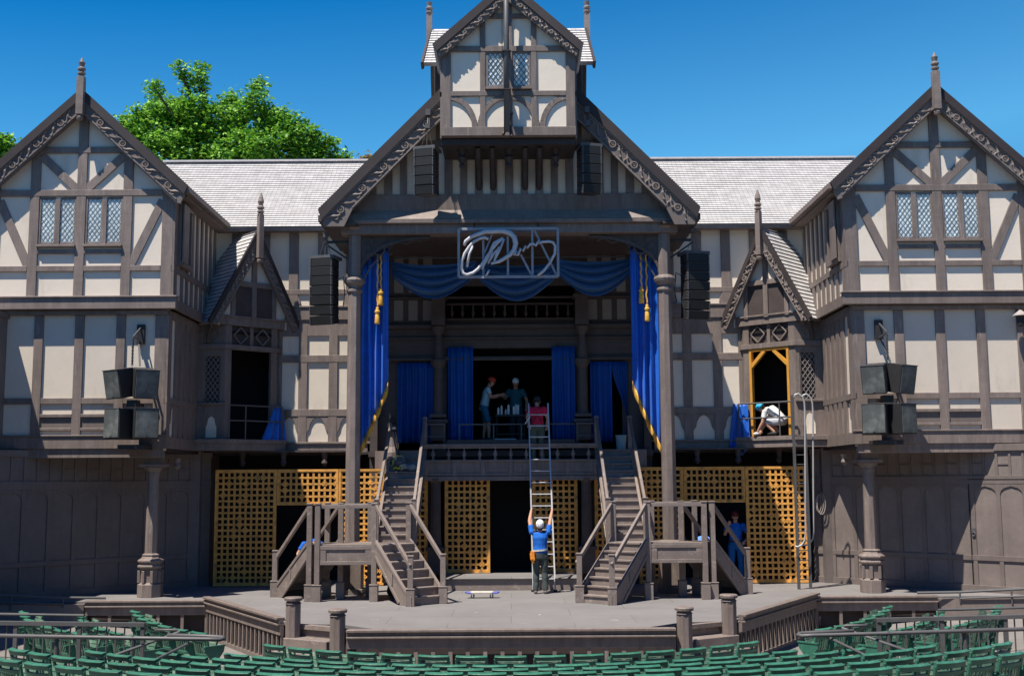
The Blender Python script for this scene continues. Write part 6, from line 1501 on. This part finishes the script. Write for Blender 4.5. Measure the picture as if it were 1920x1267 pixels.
# ---------------------------------------------------------------- trees beyond the roofs
def tree(label, x, y, clumps, base=-2.0, nleaf=260, ls=.17, leafm='leaf', trunk=.35):
    rr = random.Random(int(x*10)+99); zc = max(c[2] for c in clumps)
    t = thing('maple_tree', label, 'tree', (x, y, base))
    m = MB(); top = min(c[2] for c in clumps)
    m.tube([(x, y, base), (x+.1, y, base+(top-base)*.5), (x, y, top)], [trunk, trunk*.8, trunk*.5], 10)
    for c in clumps:
        m.tube([(x, y, top-1.5), ((x+c[0])/2, (y+c[1])/2, (top+c[2])/2-.3), (c[0], c[1], c[2])], [trunk*.35, trunk*.2, .03], 6)
    m.build('trunk', 'bark', t)
    m = MB(); V_ = m.v; Fs = m.f
    for (cx, cy, cz, r, sx) in clumps:
        k = int(nleaf*r*r*1.6)
        # twigs of leaves: small sprays through the clump's volume, denser near its skin
        for _ in range(k):
            while True:
                q = Vector((rr.uniform(-1, 1), rr.uniform(-1, 1), rr.uniform(-1, 1)))
                if .25 < q.length < 1: break
            q = q*(q.length**-.35); bump = 1+.22*math.sin(q.x*5+cx)*math.cos(q.z*6+cz)
            p = Vector((cx+q.x*r*sx*bump, cy+q.y*r*bump, cz+q.z*r*bump*.85))
            for _2 in range(3):
                o = p+Vector((rr.gauss(0, .11), rr.gauss(0, .11), rr.gauss(0, .09))); a = Vector((rr.gauss(0, 1), rr.gauss(0, 1), rr.gauss(0, .45))).normalized(); up = Vector((rr.gauss(0, .5), rr.gauss(-.25, .5), 1)); b = a.cross(up).normalized(); s_ = ls*rr.uniform(.6, 1.25)
                i0 = len(V_); dn = Vector((0, 0, -.25*s_))
                V_ += [o-a*s_*.5, o+b*s_*.42-a*s_*.1+dn*.4, o+b*s_*.2+a*s_*.18, o+a*s_*.62+dn, o-b*s_*.2+a*s_*.18, o-b*s_*.42-a*s_*.1+dn*.4]
                Fs.append([i0, i0+1, i0+2, i0+3, i0+4, i0+5]); m.uv.append(None)
    m.build('crown', leafm, t, recalc=False); return t
TY = 44.0
def C(px, py, r, sx=1.0, dy=0): y = TY+dy; return (X(px-956, py, y), y, Z(py, y), r, sx)
cl = []
spec = [(337, 122, .3), (345, 136, .26), (352, 150, .28), (377, 122, .3), (376, 140, .3), (374, 156, .36), (290, 160, .35), (297, 180, .4), (322, 203, .6), (362, 195, .75), (340, 205, .6), (350, 225, 1.15), (264, 205, .35), (268, 222, .4), (240, 232, .6), (255, 250, .9), (300, 240, 1.2), (300, 285, 1.5),
        (436, 182, .45), (432, 203, .6), (400, 225, 1.1), (484, 150, .3), (483, 168, .4), (478, 190, .55), (500, 210, .55), (470, 235, 1.2), (520, 225, .7), (545, 232, .6), (560, 255, .8), (520, 275, 1.3), (420, 280, 1.5), (360, 280, 1.5), (470, 290, 1.4), (590, 252, .36), (592, 275, .7), (575, 295, .9), (620, 262, .3), (615, 285, .5), (640, 292, .36), (652, 300, .24), (240, 290, 1.2), (605, 302, .6), (280, 210, .4), (312, 205, .5)]
rr = random.Random(4)
for px, py, r in spec: cl.append(C(px, py, r*.88, rr.uniform(.95, 1.2), rr.uniform(-.8, 1.2)))
tree('large bright green maple rising behind the left gallery roof', -11.5, 45.5, cl, nleaf=330, ls=.17)
tree('green tree just showing beyond the far left roof edge', -20.6, 44, [C(-6, 275, .8), C(2, 262, .3), C(-10, 300, 1.0), C(2, 290, .35)], nleaf=380)
tree('small rusty-leaved treetop beside the left slope of the central roof', -5.4, 46, [C(688, 297, .2), C(694, 303, .25), C(685, 306, .2)], nleaf=900, ls=.13, leafm='leaf2', trunk=.15)
tree('green treetop peeping over the left end of the gallery ridge', -14.8, 47, [C(215, 300, .8), C(222, 245, .35)], nleaf=300)
